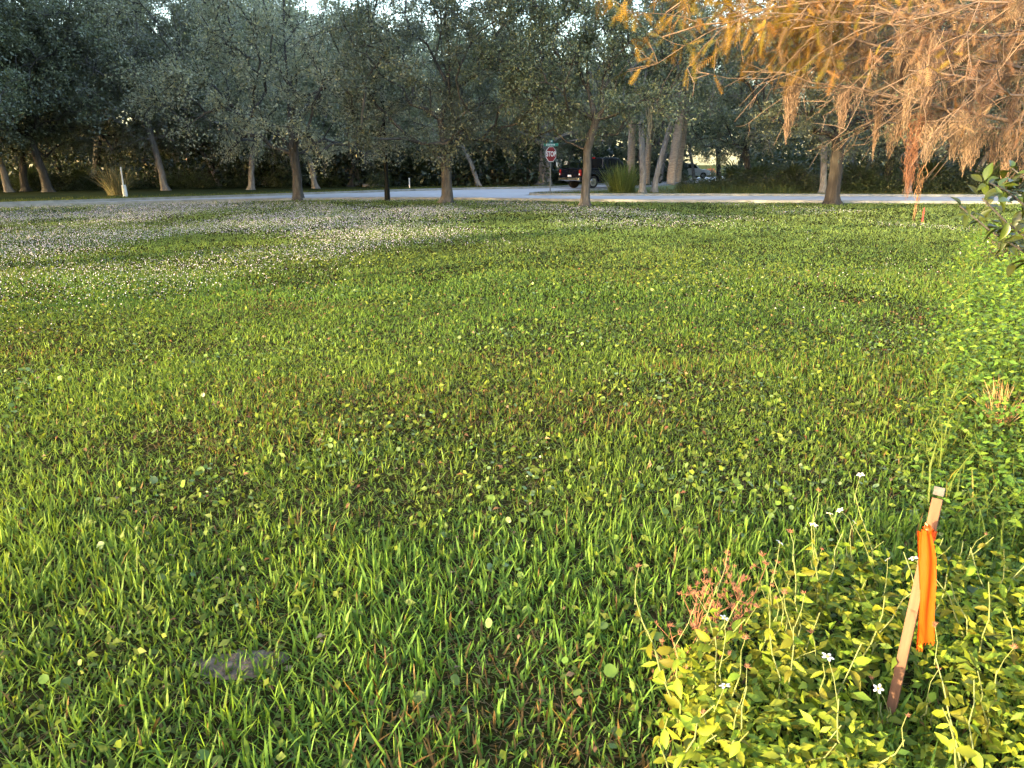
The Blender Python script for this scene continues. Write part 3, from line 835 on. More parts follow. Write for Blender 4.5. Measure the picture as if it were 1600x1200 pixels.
# verge grass beyond the road
parts = []
n = 26000
k = rng.integers(0, len(wl) - 1, n); t = rng.random(n)[:, None]; s = rng.random(n)[:, None]
p = wl[k] * (1 - t) + wl[k + 1] * t + s * np.array([[1.5, 7.5]]) + np.array([[0.0, 0.15]])
parts.append(blades(np.column_stack([p, np.zeros(n)]), rng.uniform(.05, .16, n), rng.uniform(.03, .06, n), rng.uniform(0, 6.28, n), np.abs(rng.normal(.2, .3, n)), rng.uniform(0, .8, n), 1,
                    np.array([[0.085, 0.105, 0.032]]) * rng.uniform(.6, 1.4, (n, 1))))
n = 12000
ipx = rng.uniform(835, 1700, n); ipy = rng.uniform(0, 1, n)
lo = np.interp(ipx, [835, 880, 1150, 1700], [305, 305.6, 306.0, 307.8]); hi = np.interp(ipx, [835, 880, 950, 1080, 1200, 1700], [303.5, 300.8, 297, 290, 296, 300])
ipy = hi + (lo - hi) * ipy ** 0.6
P = np.array([tuple(G(a, b)) for a, b in zip(ipx, ipy)])
parts.append(blades(P, rng.uniform(.05, .18, n), rng.uniform(.03, .06, n), rng.uniform(0, 6.28, n), np.abs(rng.normal(.2, .3, n)), rng.uniform(0, .8, n), 1,
                    np.array([[0.105, 0.110, 0.040]]) * rng.uniform(.6, 1.4, (n, 1))))
V, F, T = joinparts(parts)
tag(link('verge_grass', mesh('verge_grass', V, F, M_grass, T)), 'short grass on the verge and island across the road', 'grass', kind='stuff')

# tiny white flowers drifting over the lawn
x, y = band(5.0, 36.0, 380, 1, 0, 0, 0, 0, extra=0.5)
k = y < lawn_limit(x) - 0.8
x, y = x[k], y[k]
f = fbm(x, y * 0.6, 3.2, 120, 4)
left = np.clip((-x / (0.67 * y) + 0.25) * 1.1, 0, 1)           # thick on the left, thin to the middle
right = np.exp(-((x - 10.3) ** 2 / 5 + (y - 20.5) ** 2 / 14))
far = np.clip((y - 14) / 12, 0, 1) * np.clip(1.3 - np.abs(x + 2) / 16, 0, 1) * 0.55
want = np.maximum(np.maximum(left * np.clip((y - 5) / 5, 0, 1), right * 1.1), far * 0.85)
pr_ = np.clip((f - 0.62 + 0.34 * want) * 3.2, 0, 1) * (0.15 + want)
k = rng.random(len(x)) < pr_ * (0.30 + 0.75 * np.clip((y - 9) / 6, 0, 1))
x, y = x[k], y[k]; n = len(x)
hexv = np.array([(-1, -.2, .1), (.1, -1, 0), (1, .2, .1), (-.1, 1, 0)], float)
hexf = np.array([(0, 1, 2, 3)])
S = (.0035 + .0055 * rng.random(n) ** 2) * (1 + np.clip(y - 10, 0, 20) * 0.025)
V, F, T = scatter(hexv, hexf, np.stack([x, y, rng.uniform(.03, .085, n)], -1), basis(rand_unit(n), np.array([0, -0.5, 1.0]) + rng.normal(0, .35, (n, 3))), S,
                  np.array([[0.62, 0.56, 0.64]]) * rng.uniform(.6, 1.15, (n, 1)))
print('lawn flowers', n)
tag(link('lawn_flowers', mesh('lawn_flowers', V, F, M_ptint, T)), 'drifts of tiny white flowers across the lawn', 'flowers', kind='stuff')

# ------------------------------------------------------------------ broad-leaved lawn weeds
ang = np.linspace(R_(-80), R_(260), 11)
PEN_V = np.concatenate([[(0, 0, -0.10)], np.stack([np.cos(ang) * (1 + .05 * np.cos(ang * 7)), np.sin(ang) * (1 + .05 * np.cos(ang * 7)), .06 * np.cos(ang * 3)], -1)])
PEN_F = np.array([(0, i, i + 1) for i in range(1, 11)] + [(0, 11, 1)])
PEN = mesh('pennywort_leaf', np.concatenate([PEN_V, np.array([(-.05, 0, -.1), (.05, 0, -.1), (.03, .25, -1.6), (-.03, .25, -1.6)])]), np.concatenate([PEN_F, np.array([(12, 13, 14), (12, 14, 15)])]), M_pennyo)
x, y = band(1.6, 11.0, 260, 1, 0, 0, 0, 0, extra=.6)
k = rng.random(len(x)) < np.clip((fbm(x, y, 0.9, 130, 2) - 0.52) * 5, 0.02, 1) * np.clip(1.25 - y / 12, .2, 1)
x, y = x[k], y[k]; n = len(x)
S = .006 + .016 * rng.random(n) ** 1.8
S *= np.where(rng.random(n) < .6, .7, 1.0)
col = np.where(rng.random((n, 1)) < .65, np.array([[0.105, 0.165, 0.022]]), np.array([[0.115, 0.165, 0.060]])) * rng.uniform(.7, 1.3, (n, 1))
V, F, T = scatter(PEN_V, PEN_F, np.stack([x, y, rng.uniform(.02, .065, n)], -1), basis(rand_unit(n) * np.array([1, 1, .3]), np.array([-0.25, -0.35, 1.0]) + rng.normal(0, .65, (n, 3))), S, col)
tag(link('pennywort_cover', mesh('pennywort_cover', V, F, M_penny, T)), 'small round pennywort leaves scattered through the grass', 'ground cover', kind='stuff')

def pennywort(px, py, sizes, label):
    g = G(px, py)
    t = empty('pennywort', g); tag(t, label, 'weed', 'larger pennywort clumps in the near grass')
    for dx, dy, s, h in sizes:
        o = link('leaf', PEN, t, loc=(dx, dy, h), scale=s)
        o.rotation_euler = (random.uniform(.0, .8), random.uniform(-.7, .5), random.uniform(0, 6.28))
PW = [(745, 1075, 'big round-leaved pennywort below the middle of the picture'), (690, 1100, 'pennywort with a flat grey-green leaf left of the big one'), (945, 1085, 'round-leaved pennywort left of the flowering weeds, near the bottom'),
      (1035, 985, 'pale pennywort at the left edge of the flowering weeds'), (905, 1050, 'pennywort halfway between the big one and the flowering weeds'), (955, 1160, 'pennywort at the bottom edge left of the weeds'),
      (505, 915, 'lone yellow-lit pennywort leaf left of centre foreground'), (1160, 830, 'pair of pale round leaves above the flowering weeds'), (1245, 860, 'round pale leaf left of the stake among tall weeds'),
      (1050, 800, 'pale round leaf in the grass above the weeds'), (765, 855, 'small pair of pale leaves in the middle foreground'), (830, 800, 'round leaf right of the middle foreground pair'),
      (255, 900, 'yellow-lit round leaf in the left foreground'), (85, 895, 'pale round leaf near the left edge foreground'), (100, 1065, 'grey-green round leaf in the lower left grass'),
      (345, 1165, 'broad pale leaf at the bottom left'), (1440, 1155, 'large dark round leaf at the foot of the stake'), (640, 780, 'pale round leaves left of the picture centre')]
for px, py, lab in PW:
    m = random.choice((2, 3, 3, 4))
    pennywort(px, py + 20, [(random.gauss(0, .05), random.gauss(0, .04), random.uniform(.011, .022), random.uniform(.03, .07)) for _ in range(m)], lab)

# ovate toothed leaf, tip along +Y, two halves folded along the midrib
def ovate(name, mat, n=7, w=0.30, curl=0.18, fold=0.10, tooth=0.03, stalk=0.12):
    V = [(0, 0, 0)]; 
    rows = []
    for i in range(1, n):
        t = i / n
        wd = w * (math.sin(math.pi * t ** 0.72) ** 0.9) + (tooth if i % 2 else -tooth * .3) * (1 - t)
        z = -curl * t * t
        rows.append(len(V)); V += [(-wd, stalk + t * (1 - stalk), z + fold * wd / w), (0, stalk + t * (1 - stalk), z - 0.01), (wd, stalk + t * (1 - stalk), z + fold * wd / w)]
    V.append((0, 1, -curl))
    F = []
    a = rows[0]; F += [(0, a + 1, a), (0, a + 2, a + 1)]
    for a, b in zip(rows[:-1], rows[1:]):
        F += [(a, a + 1, b + 1), (a, b + 1, b), (a + 1, a + 2, b + 2), (a + 1, b + 2, b + 1)]
    a = rows[-1]; e = len(V) - 1
    F += [(a, a + 1, e), (a + 1, a + 2, e)]
    V, F = np.array(V, float), np.array(F)
    return V, F, (mesh(name, V, F, mat, smooth=True) if mat else None)
LV0, LF0, LEAF_A = ovate('weed_leaf', M_broad, curl=.20, w=.235, tooth=.04)
_, _, LEAF_B = ovate('weed_leaf_curled', M_broad, curl=.40, w=.20, fold=.16)
_, _, LEAF_C = ovate('weed_leaf_narrow', M_broad, curl=.12, w=.15, fold=.06)
LSM_V = np.array([(0, 0, 0), (-.21, .42, .05), (0, .48, -.02), (.21, .42, .05), (0, 1, -.16)], float)
LSM_F = np.array([(0, 2, 1), (0, 3, 2), (1, 2, 4), (2, 3, 4)])

pv, pf = [], []
for k in range(5):
    a = k * 1.2566 + random.uniform(-.12, .12); c, s = math.cos(a), math.sin(a)
    i = len(pv)
    for (u, v, z) in ((.12, -.10, 0), (.12, .10, 0), (.62, .27, .10), (1.0, .13, .04), (1.0, -.13, .04), (.62, -.27, .10)):
        pv.append((u * c - v * s, u * s + v * c, z))
    pf += [(i, i + 2, i + 1), (i, i + 5, i + 2), (i + 5, i + 4, i + 2), (i + 4, i + 3, i + 2)]
PETALS = mesh('flower_petals', np.array(pv), np.array(pf), M_petal)
bm = bmesh.new(); bmesh.ops.create_icosphere(bm, subdivisions=2, radius=.26)
for v in bm.verts: v.co.z = v.co.z * .6 + .06
EYE = bpy.data.meshes.new('flower_eye'); bm.to_mesh(EYE); bm.free(); EYE.materials.append(M_eye)
sv, sf = tubes([(np.array([(0, 0, 0), (d[0] * .5, d[1] * .5, d[2] * .5 + .2), (d[0], d[1], d[2] + .2)]), np.array([.10, .07, .01]), 3) for d in (rand_unit(16) * np.array([.8, .8, .6]) + np.array([0, 0, .3]))])
SEEDS = mesh('seed_head', sv, sf, M_seed)

def weed(loc, h, lean, nflower, nseed, label, group, rr, leafscale=1.0):
    rz0 = rr.uniform(0, 6.28)
    t = empty('flowering_weed', loc, 0); tag(t, label, 'weed', group)
    tb = []
    nst = rr.choice((2, 3, 3))
    tips = []
    for sidx in range(nst):
        a = rr.uniform(0, 6.28); sp = rr.uniform(.05, .16) * (h / .4)
        hh = 1.05 * h * rr.uniform(.7, 1.1)
        zz = np.linspace(0, 1, 7)
        pts = np.stack([math.cos(a) * sp * zz ** 1.3 + lean[0] * zz ** 2, math.sin(a) * sp * zz ** 1.3 + lean[1] * zz ** 2, hh * zz], -1) + np.array([[rr.gauss(0, .006), rr.gauss(0, .006), 0] for _ in range(7)])
        pts[0] = (math.cos(a) * .01, math.sin(a) * .01, -.02)
        tb.append((pts, np.linspace(.0035, .0016, 7), 5))
        tips.append(pts[-1])
        nn = int(hh / .048)
        for k in range(nn):
            z = .12 + .84 * (k + rr.uniform(0, .5)) / nn
            p = np.array([np.interp(z, zz, pts[:, j]) for j in range(3)])
            size = (.064 - .027 * z) * rr.uniform(.6, 1.35) * leafscale
            for side in (0, 1):
                az = a + k * 1.571 + side * math.pi + rr.gauss(0, .3)
                o = link('leaf', rr.choice((LEAF_A, LEAF_A, LEAF_B, LEAF_C)), t, loc=tuple(p), scale=size)
                az += rz0
                d_ = np.array([-math.sin(az), math.cos(az), rr.uniform(-.9, .5)])
                n_ = np.array([to_sun.x * .5 + rr.gauss(0, .5), to_sun.y * .5 + rr.gauss(0, .5), .55 + rr.gauss(0, .35)])
                Rm = basis(d_[None], n_[None])[0]
                o.matrix_local = Matrix([list(Rm[q]) + [p[q]] for q in range(3)] + [[0, 0, 0, 1]]) @ Matrix.Scale(size, 4)
    for k in range(nflower + nseed):
        p0 = tips[k % nst]
        p1 = p0 + np.array([rr.gauss(0, .03), rr.gauss(0, .03), rr.uniform(.05, .10)])
        tb.append((np.array([p0 - np.array([0, 0, .02]), (p0 + p1) / 2 + np.array([rr.gauss(0, .006), 0, 0]), p1]), np.array([.0014, .0011, .0009]), 4))
        if k < nflower:
            f = link('flower', PETALS, t, loc=tuple(p1), scale=rr.uniform(.012, .016))
            f.rotation_euler = (rr.gauss(.35, .35), rr.gauss(0, .4), rr.uniform(0, 6.28))
            link('flower_centre', EYE, f)
        else:
            f = link('seed_head', SEEDS, t, loc=tuple(p1), scale=rr.uniform(.011, .017))
            f.rotation_euler = (rr.gauss(0, .3), rr.gauss(0, .3), rr.uniform(0, 6.28))
    V, F = tubes(tb)
    link('stem', mesh('weed_stems', V, F, M_stem, smooth=True), t)
    return t

wr = random.Random(21)
ORD = ('leftmost', 'second from left', 'third from left', 'fourth from left', 'fifth from left', 'sixth from left', 'seventh from left', 'eighth from left', 'ninth from left')
ROWS = [(1260, (1060, 1150, 1240, 1330, 1420, 1510, 1600, 1690), .34, 'in the row at the bottom edge'),
        (1160, (1050, 1125, 1205, 1285, 1365, 1455, 1545, 1640), .36, 'in the second row up'),
        (1075, (1085, 1165, 1245, 1325, 1430, 1520, 1610), .36, 'in the middle row'),
        (1000, (1185, 1265, 1345, 1460, 1545, 1640), .30, 'in the fourth row up'),
        (930, (1330, 1420, 1510, 1600), .24, 'in the back row, behind the stake')]
nf = 0
for py, xs, h, where in ROWS:
    for k, px in enumerate(xs):
        g = G(px + wr.uniform(-20, 20), py + wr.uniform(-22, 22))
        fl = 1 if (k * 7 + int(py)) % 3 == 0 else 0
        sd = 3 if (px < 1230 and py < 1180) else wr.choice((0, 0, 1))
        weed(g, h * wr.uniform(.8, 1.15) * (.34 if 1330 < px < 1475 and py > 1050 else 1), (wr.gauss(0, .03), wr.gauss(0, .03)), fl, sd,
             'leafy weed%s, %s %s' % (' with white flower' if fl else (' with brown seed heads' if sd > 1 else ''), ORD[k], where),
             'leafy weeds round the survey stake', wr)
for px, py, w in ((1085, 965, 'leftmost of the withered ones'), (1120, 1010, 'second of the withered ones'), (1060, 1040, 'third, lowest of the withered ones'), (1160, 970, 'fourth, rightmost of the withered ones')):
    t = empty('withered_weed', G(px, py + 30)); tag(t, 'reddish-brown withered weed with seed heads at the patch edge, ' + w, 'weed', 'withered weeds at the left of the patch')
    tb = []
    for s in range(7):
        a = wr.uniform(0, 6.28); h = wr.uniform(.14, .28); sp = wr.uniform(.03, .12)
        e = np.array([math.cos(a) * sp, math.sin(a) * sp, h])
        tb.append((np.array([(0, 0, -.01), tuple(e * np.array([.35, .35, .55])), tuple(e)]), np.array([.0022, .0016, .001]), 4))
        for q in range(3):
            b = e * wr.uniform(.75, 1.0); f = b + np.array([wr.gauss(0, .022), wr.gauss(0, .022), wr.uniform(.01, .04)])
            tb.append((np.array([b, (b + f) / 2, f]), np.array([.001, .0009, .0008]), 3))
            o = link('seed_head', SEEDS, t, loc=tuple(f), scale=wr.uniform(.012, .02)); o.rotation_euler = (wr.gauss(0, .4), wr.gauss(0, .4), wr.uniform(0, 6))
    V, F = tubes(tb); link('stem', mesh('withered_stems', V, F, M_seed), t)
# a few taller flowering stalks
weed(G(1370, 940), .42, (-.02, .02), 2, 0, 'tall thin weed with two pale flowers left of the stake top', 'leafy weeds round the survey stake', wr, .7)
weed(G(1275, 985), .38, (-.03, .0), 2, 1, 'tall weed with pinkish-white flowers above the middle of the patch', 'leafy weeds round the survey stake', wr, .8)

# small broad leaves growing through the lawn in loose colonies
x, y = band(1.4, 14.0, 420, 1, 0, 0, 0, 0, extra=.8)
k = (rng.random(len(x)) < np.clip((fbm(x, y, 1.3, 160, 3) - 0.40) * 3.0, 0.08, 1)) & (y < lawn_limit(x))
x, y = x[k], y[k]; n = len(x)
col = np.where(rng.random((n, 1)) < .6, np.array([[0.110, 0.160, 0.018]]), np.array([[0.085, 0.130, 0.028]])) * rng.uniform(.65, 1.35, (n, 1))
V, F, T = scatter(LSM_V * np.array([1.35, 1, 1]), LSM_F, np.stack([x, y, rng.uniform(.015, .07, n)], -1), basis(rand_unit(n) * np.array([1, 1, .5]), np.array([-.3, -.4, 0.9]) + rng.normal(0, .55, (n, 3))), rng.uniform(.018, .045, n) * (1 + .02 * y), col)
tag(link('lawn_weeds', mesh('lawn_weeds', V, F, M_weed, T)), 'small broad-leaved weeds growing through the lawn', 'ground cover', kind='stuff')

# brown fallen leaves and bits caught in the grass
x, y = band(1.5, 12.0, 34, 1, 0, 0, 0, 0, extra=.6); n = len(x)
V, F, T = scatter(LSM_V * np.array([1.3, 1, 1.6]), LSM_F, np.stack([x, y, rng.uniform(.008, .05, n)], -1), basis(rand_unit(n) * np.array([1, 1, .3]), np.array([0, 0, 1.0]) + rng.normal(0, .5, (n, 3))), rng.uniform(.015, .045, n),
                  np.array([(0.13, 0.055, 0.03), (0.17, 0.09, 0.045), (0.22, 0.15, 0.09)])[rng.integers(3, size=n)] * rng.uniform(.6, 1.3, (n, 1)))
tag(link('fallen_leaves', mesh('fallen_leaves', V, F, M_dry, T)), 'small brown fallen leaves caught in the lawn grass', 'leaf litter', kind='stuff')

# low cover between the weeds and along the right-hand verge
def cover(n, xf, yf, hf, size, cols, tilt=(-.5, -.45, 0.65)):
    x, y = xf, yf
    z = hf * rng.random(n) ** 0.6
    P = np.stack([x, y, z], -1)
    c = np.array(cols)[rng.integers(len(cols), size=n)] * rng.uniform(.65, 1.35, (n, 1))
    return scatter(LSM_V, LSM_F, P, basis(rand_unit(n) * np.array([1, 1, .4]), np.array(tilt) + rng.normal(0, .6, (n, 3))), rng.uniform(.4, 1.45, n) * size, c)
cp = []
n = 6000
px = rng.uniform(1060, 1750, n); py = rng.uniform(930, 1330, n)
k = (py - 930) > (1300 - px) * 0.55
px, py = px[k], py[k]; n = len(px)
P = np.array([tuple(G(a, b)) for a, b in zip(px, py)])
stk = G(1388, 1128)
hs = np.where((np.abs(P[:, 0] - stk.x) < .16) & (P[:, 1] < stk.y + .03), .05, .21)
cp.append(cover(n, P[:, 0], P[:, 1], hs, .038, [(0.135, 0.160, 0.014), (0.095, 0.135, 0.016), (0.165, 0.165, 0.016)]))
# verge: strip right of the mown lawn, from the weeds back to the road
n = 40000
y = 2.6 + 16 * rng.random(n) ** 1.5
edge = np.interp(y, [2.4, 3.5, 5, 8, 12, 20], [1.75, 1.95, 2.75, 4.5, 6.9, 11.9])
x = edge + rng.random(n) ** 1.3 * (1.2 + .25 * y) + rng.normal(0, .15, n)
hh = np.clip((x - edge) * .75, .03, .80) * (.2 + 1.4 * fbm(x, y, .9, 150))
cp.append(cover(n, x, y, hh, .036 + .0022 * y, [(0.075, 0.130, 0.018), (0.105, 0.150, 0.018), (0.052, 0.095, 0.018), (0.085, 0.120, 0.020)], (-.05, -.2, .9)))
V, F, T = joinparts(cp)
tag(link('weed_cover', mesh('weed_cover', V, F, M_weed, T)), 'low leafy weeds filling the overgrown strip on the right', 'ground cover', kind='stuff')
# longer grass in the strip
n = 5000
y = 2.8 + 15 * rng.random(n) ** 1.4
edge = np.interp(y, [2.4, 3.5, 5, 8, 12, 20], [1.85, 2.0, 2.85, 4.6, 7.0, 12.0])
x = edge + rng.random(n) ** 1.2 * (1.2 + .25 * y)
T0 = np.array([[0.115, 0.150, 0.030]]) * rng.uniform(.6, 1.4, (n, 1)) * np.where(rng.random((n, 1)) < .12, np.array([[1.6, 1.1, 1.2]]), 1)
V, F, T = blades(np.stack([x, y, np.zeros(n)], -1), rng.uniform(.10, .34, n), rng.uniform(.004, .008, n) + .0004 * y, rng.uniform(0, 6.28, n), np.abs(rng.normal(.3, .3, n)), rng.uniform(.2, 1.4, n), 4, T0)
tag(link('long_grass', mesh('long_grass', V, F, M_grass, T)), 'longer unmown grass in the overgrown strip on the right', 'grass', kind='stuff')

def tuft(name, loc, n, L, W, cols, label, cat, group=None, spread=.05, lean=.35, part='blade_tuft'):
    r = np.random.default_rng(sum(map(ord, label)))
    a = r.uniform(0, 6.28, n)
    P = np.stack([np.cos(a), np.sin(a), np.zeros(n)], -1) * (spread * r.random(n) ** .5)[:, None]
    c = np.array(cols)[r.integers(len(cols), size=n)] * r.uniform(.7, 1.3, (n, 1))
    V, F, T = blades(P, L * r.uniform(.45, 1.1, n), W * r.uniform(.6, 1.3, n), a + r.normal(0, .5, n), np.abs(r.normal(lean, .2, n)), r.uniform(.0, .9, n), 4, c)
    o = link(name, mesh(name, V, F, M_dry, T), loc=loc)
    return tag(o, label, cat, group)
tuft('dry_grass_tuft', G(1560, 668), 70, .33, .007, [(0.42, 0.22, 0.10), (0.36, 0.24, 0.12)], 'tuft of dead straw-coloured grass in the overgrown strip on the right', 'grass tuft', lean=.3)
tuft('dry_grass_tuft', G(183, 305), 260, 1.75, .03, [(0.24, 0.20, 0.11), (0.16, 0.14, 0.07), (0.12, 0.12, 0.05)], 'tall dry brown grass tuft beside the white marker across the road', 'grass tuft', spread=.45, lean=.3)
for px, py, w in ((962, 301, 'left'), (972, 302, 'middle'), (981, 301, 'right')):
    tuft('tall_grass_clump', G(px, py), 240, 1.75, .03, [(0.085, 0.12, 0.03), (0.11, 0.14, 0.04)], 'tall green grass clump partly hiding the pickup, %s of three' % w, 'grass clump', 'tall grass clumps on the island', spread=.35, lean=.22)
for px, py, w in ((1072, 302, 'just right of the palm pair'), (1088, 303, 'second right of the palms'), (1105, 303, 'below the driveway'), (1130, 303, 'right of the driveway'), (1160, 303, 'left of the dark tree'), (1195, 303.5, 'midway to the thick dark oak'), (1225, 304, 'left of the straight grey trunk')):
    tuft('tall_grass_clump', G(px, py), 110, .62, .03, [(0.050, 0.075, 0.025), (0.07, 0.085, 0.028)], 'rough grass clump on the island ' + w, 'grass clump', 'rough grass clumps on the island', spread=.6, lean=.35)

# sandy ant mound in the grass
g = G(372, 1040)
nr, na = 8, 22
V = [(0, 0, .028)]; F = []
rr = np.random.default_rng(8)
for i in range(1, nr + 1):
    for j in range(na):
        a = j / na * 6.283; q = i / nr
        rad = .12 * q * (1 + .18 * math.sin(a * 2 + 1) + .1 * math.sin(a * 5))
        V.append((rad * 1.25 * math.cos(a), rad * math.sin(a), .028 * (1 - q) ** 1.1 * (1 + .35 * math.sin(a * 3 + i)) * (1 + rr.normal(0, .1)) + rr.normal(0, .0025) - (.02 if i == nr else 0)))
for i in range(nr):
    for j in range(na):
        j2 = (j + 1) % na
        if i == 0: F.append((0, 1 + j, 1 + j2, 1 + j2))
        else: F.append((1 + (i - 1) * na + j, 1 + i * na + j, 1 + i * na + j2, 1 + (i - 1) * na + j2))
bm = bmesh.new(); vv = [bm.verts.new(v) for v in V]
for f in F: bm.faces.new([vv[i] for i in dict.fromkeys(f)])
o = bm_obj('ant_mound', bm, M_sand, smooth=True, loc=g)
tag(o, 'small sandy ant mound in the grass at lower left', 'ant mound')

# ------------------------------------------------------------------ survey stake and ribbon
b0_, t0_ = G(1388, 1128), at(1470, 757, 2.085)
ax = (t0_ - b0_); Ls = ax.length; axn = ax.normalized()
stake = empty('survey_stake', b0_); tag(stake, 'leaning bare wooden stake standing in the yellow-green weeds, lower right', 'stake')
qs = axn.to_track_quat('Z', 'Y')
stake.rotation_mode = 'QUATERNION'; stake.rotation_quaternion = qs @ Vector((0, 0, 1)).rotation_difference(Vector((0, 0, 1)))
bm = bmesh.new(); vs = bm_box(bm, (0, 0, Ls / 2 - .06), (.028, .014, Ls + .06 - .024))
o = bm_obj('shaft', bm, M_pink, stake, bevel=.0015)
bm = bmesh.new(); bm_box(bm, (0, 0, Ls - .0205), (.0285, .0145, .025)); o = bm_obj('weathered_end', bm, M_endgrey, stake, bevel=.0015)
o['label'] = 'grey weathered top end'
# the tape: a band round the stake and two folded tails hanging free
kn = at(1459, 832, 2.05)
rib = empty('flagging_ribbon', kn); tag(rib, 'bright orange flagging ribbon tied round the wooden stake, tails hanging', 'ribbon')
def tape(name, top, bot, w, folds, seed, n=30, m=13, sway=.006):
    r = np.random.default_rng(seed)
    V = []
    top, bot = np.array(top), np.array(bot)
    ph = r.uniform(0, 6)
    for i in range(n):
        t = i / (n - 1)
        c = top * (1 - t) + bot * t + np.array([sway * math.sin(t * 5 + ph), sway * math.cos(t * 4 + ph), 0])
        ww = w * (.55 + .45 * min(1, t * 4)) * (1 - .10 * t)
        for j in range(m):
            s = j / (m - 1) - .5
            V.append(c + np.array([s * ww, -folds * math.cos(s * 8.5 + 1.2 * t + ph) * (1 - .45 * t) - .4 * folds * math.sin(s * 5 + t * 6), (.008 * math.sin(j * 2.2) if i == n - 1 else 0)]) + np.array([0, r.normal(0, .0007), 0]))
    F = [(i * m + j, i * m + j + 1, (i + 1) * m + j + 1, (i + 1) * m + j) for i in range(n - 1) for j in range(m - 1)]
    return link(name, mesh(name, np.array(V), np.array(F), M_ribbon, smooth=True), rib)
K = np.array(kn)
tp, bt = np.array(at(1447, 830, 1.985)) - K, np.array(at(1450, 1005, 1.99)) - K
tape('tail', tp, bt, .046, .0045, 3)
tp, bt = np.array(at(1441, 832, 2.0)) - K, np.array(at(1438, 1014, 2.01)) - K
tape('tail', tp, bt, .020, .005, 4)
bm = bmesh.new()
loop = []
R3 = qs.to_matrix()
kc = b0_ + axn * ((kn - b0_).dot(axn)) - kn
for h in (-.012, .014):
    for (sx, sy) in ((-.0165, -.0095), (.0165, -.0095), (.0165, .0095), (-.0165, .0095)):
        loop.append(bm.verts.new(kc + R3 @ Vector((sx, sy, h + .010 * math.sin(sx * 90)))))
for i in range(4):
    j = (i + 1) % 4
    bm.faces.new((loop[i], loop[j], loop[4 + j], loop[4 + i]))
bm_obj('band', bm, M_ribbon, rib)
bm = bmesh.new(); bmesh.ops.create_icosphere(bm, subdivisions=3, radius=.014)
for v in bm.verts:
    v.co += v.co.normalized() * .004 * math.sin(v.co.x * 700 + v.co.z * 500); v.co.y *= .8
    v.co += Vector(np.array(at(1450, 828, 2.0)) - K)
bm_obj('knot', bm, M_ribbon, rib, smooth=True)
# small red survey flag pin farther up the lawn
M_red = plain('red_paint', (0.45, 0.02, 0.02), rough=.5)
g = G(1441, 347); bm = bmesh.new()
bm_cyl(bm, (0, 0, -.05), (0, 0, .36), .022, .018, 8); bm_cyl(bm, (0, 0, .36), (0, 0, .40), .018, .004, 8)
tag(bm_obj('marker_stake', bm, M_red, loc=g), 'short red marker stake in the lawn below the long moss strand', 'stake')

# ------------------------------------------------------------------ rust-orange cypress reaching in from the right
cy = empty('bald_cypress', (6.6, 6.6, 0)); tag(cy, 'rust-orange cypress with drooping bare twigs and moss, upper right', 'tree')
CO = np.array([6.6, 6.6, 0])
V, F = tubes([(np.array([(0, 0, -.1), (0, 0, .3), (.02, 0, 1.2), (0, .05, 3), (.05, .1, 6), (.1, .1, 9)]), np.array([.46, .36, .28, .24, .17, .05]), 14)])
link('trunk', mesh('cypress_trunk', V, F, M_twig, smooth=True), cy)
cr = np.random.default_rng(77)
def limb(pts, r0, r1, n=14, jit=.02):
    P = resample3(pts, n)
    P[1:-1] += cr.normal(0, jit, (len(P) - 2, 3))
    return P, np.linspace(r0, r1, len(P))
def resample3(pts, n):
    pts = np.array(pts, float)
    d = np.concatenate([[0], np.cumsum(np.linalg.norm(np.diff(pts, axis=0), axis=1))])
    t = np.linspace(0, d[-1], n)
    return np.stack([np.interp(t, d, pts[:, k]) for k in range(3)], -1)
A = lambda px, py, Y: np.array(at(px, py, Y))
T0 = lambda z: np.array([6.55, 6.6, z])
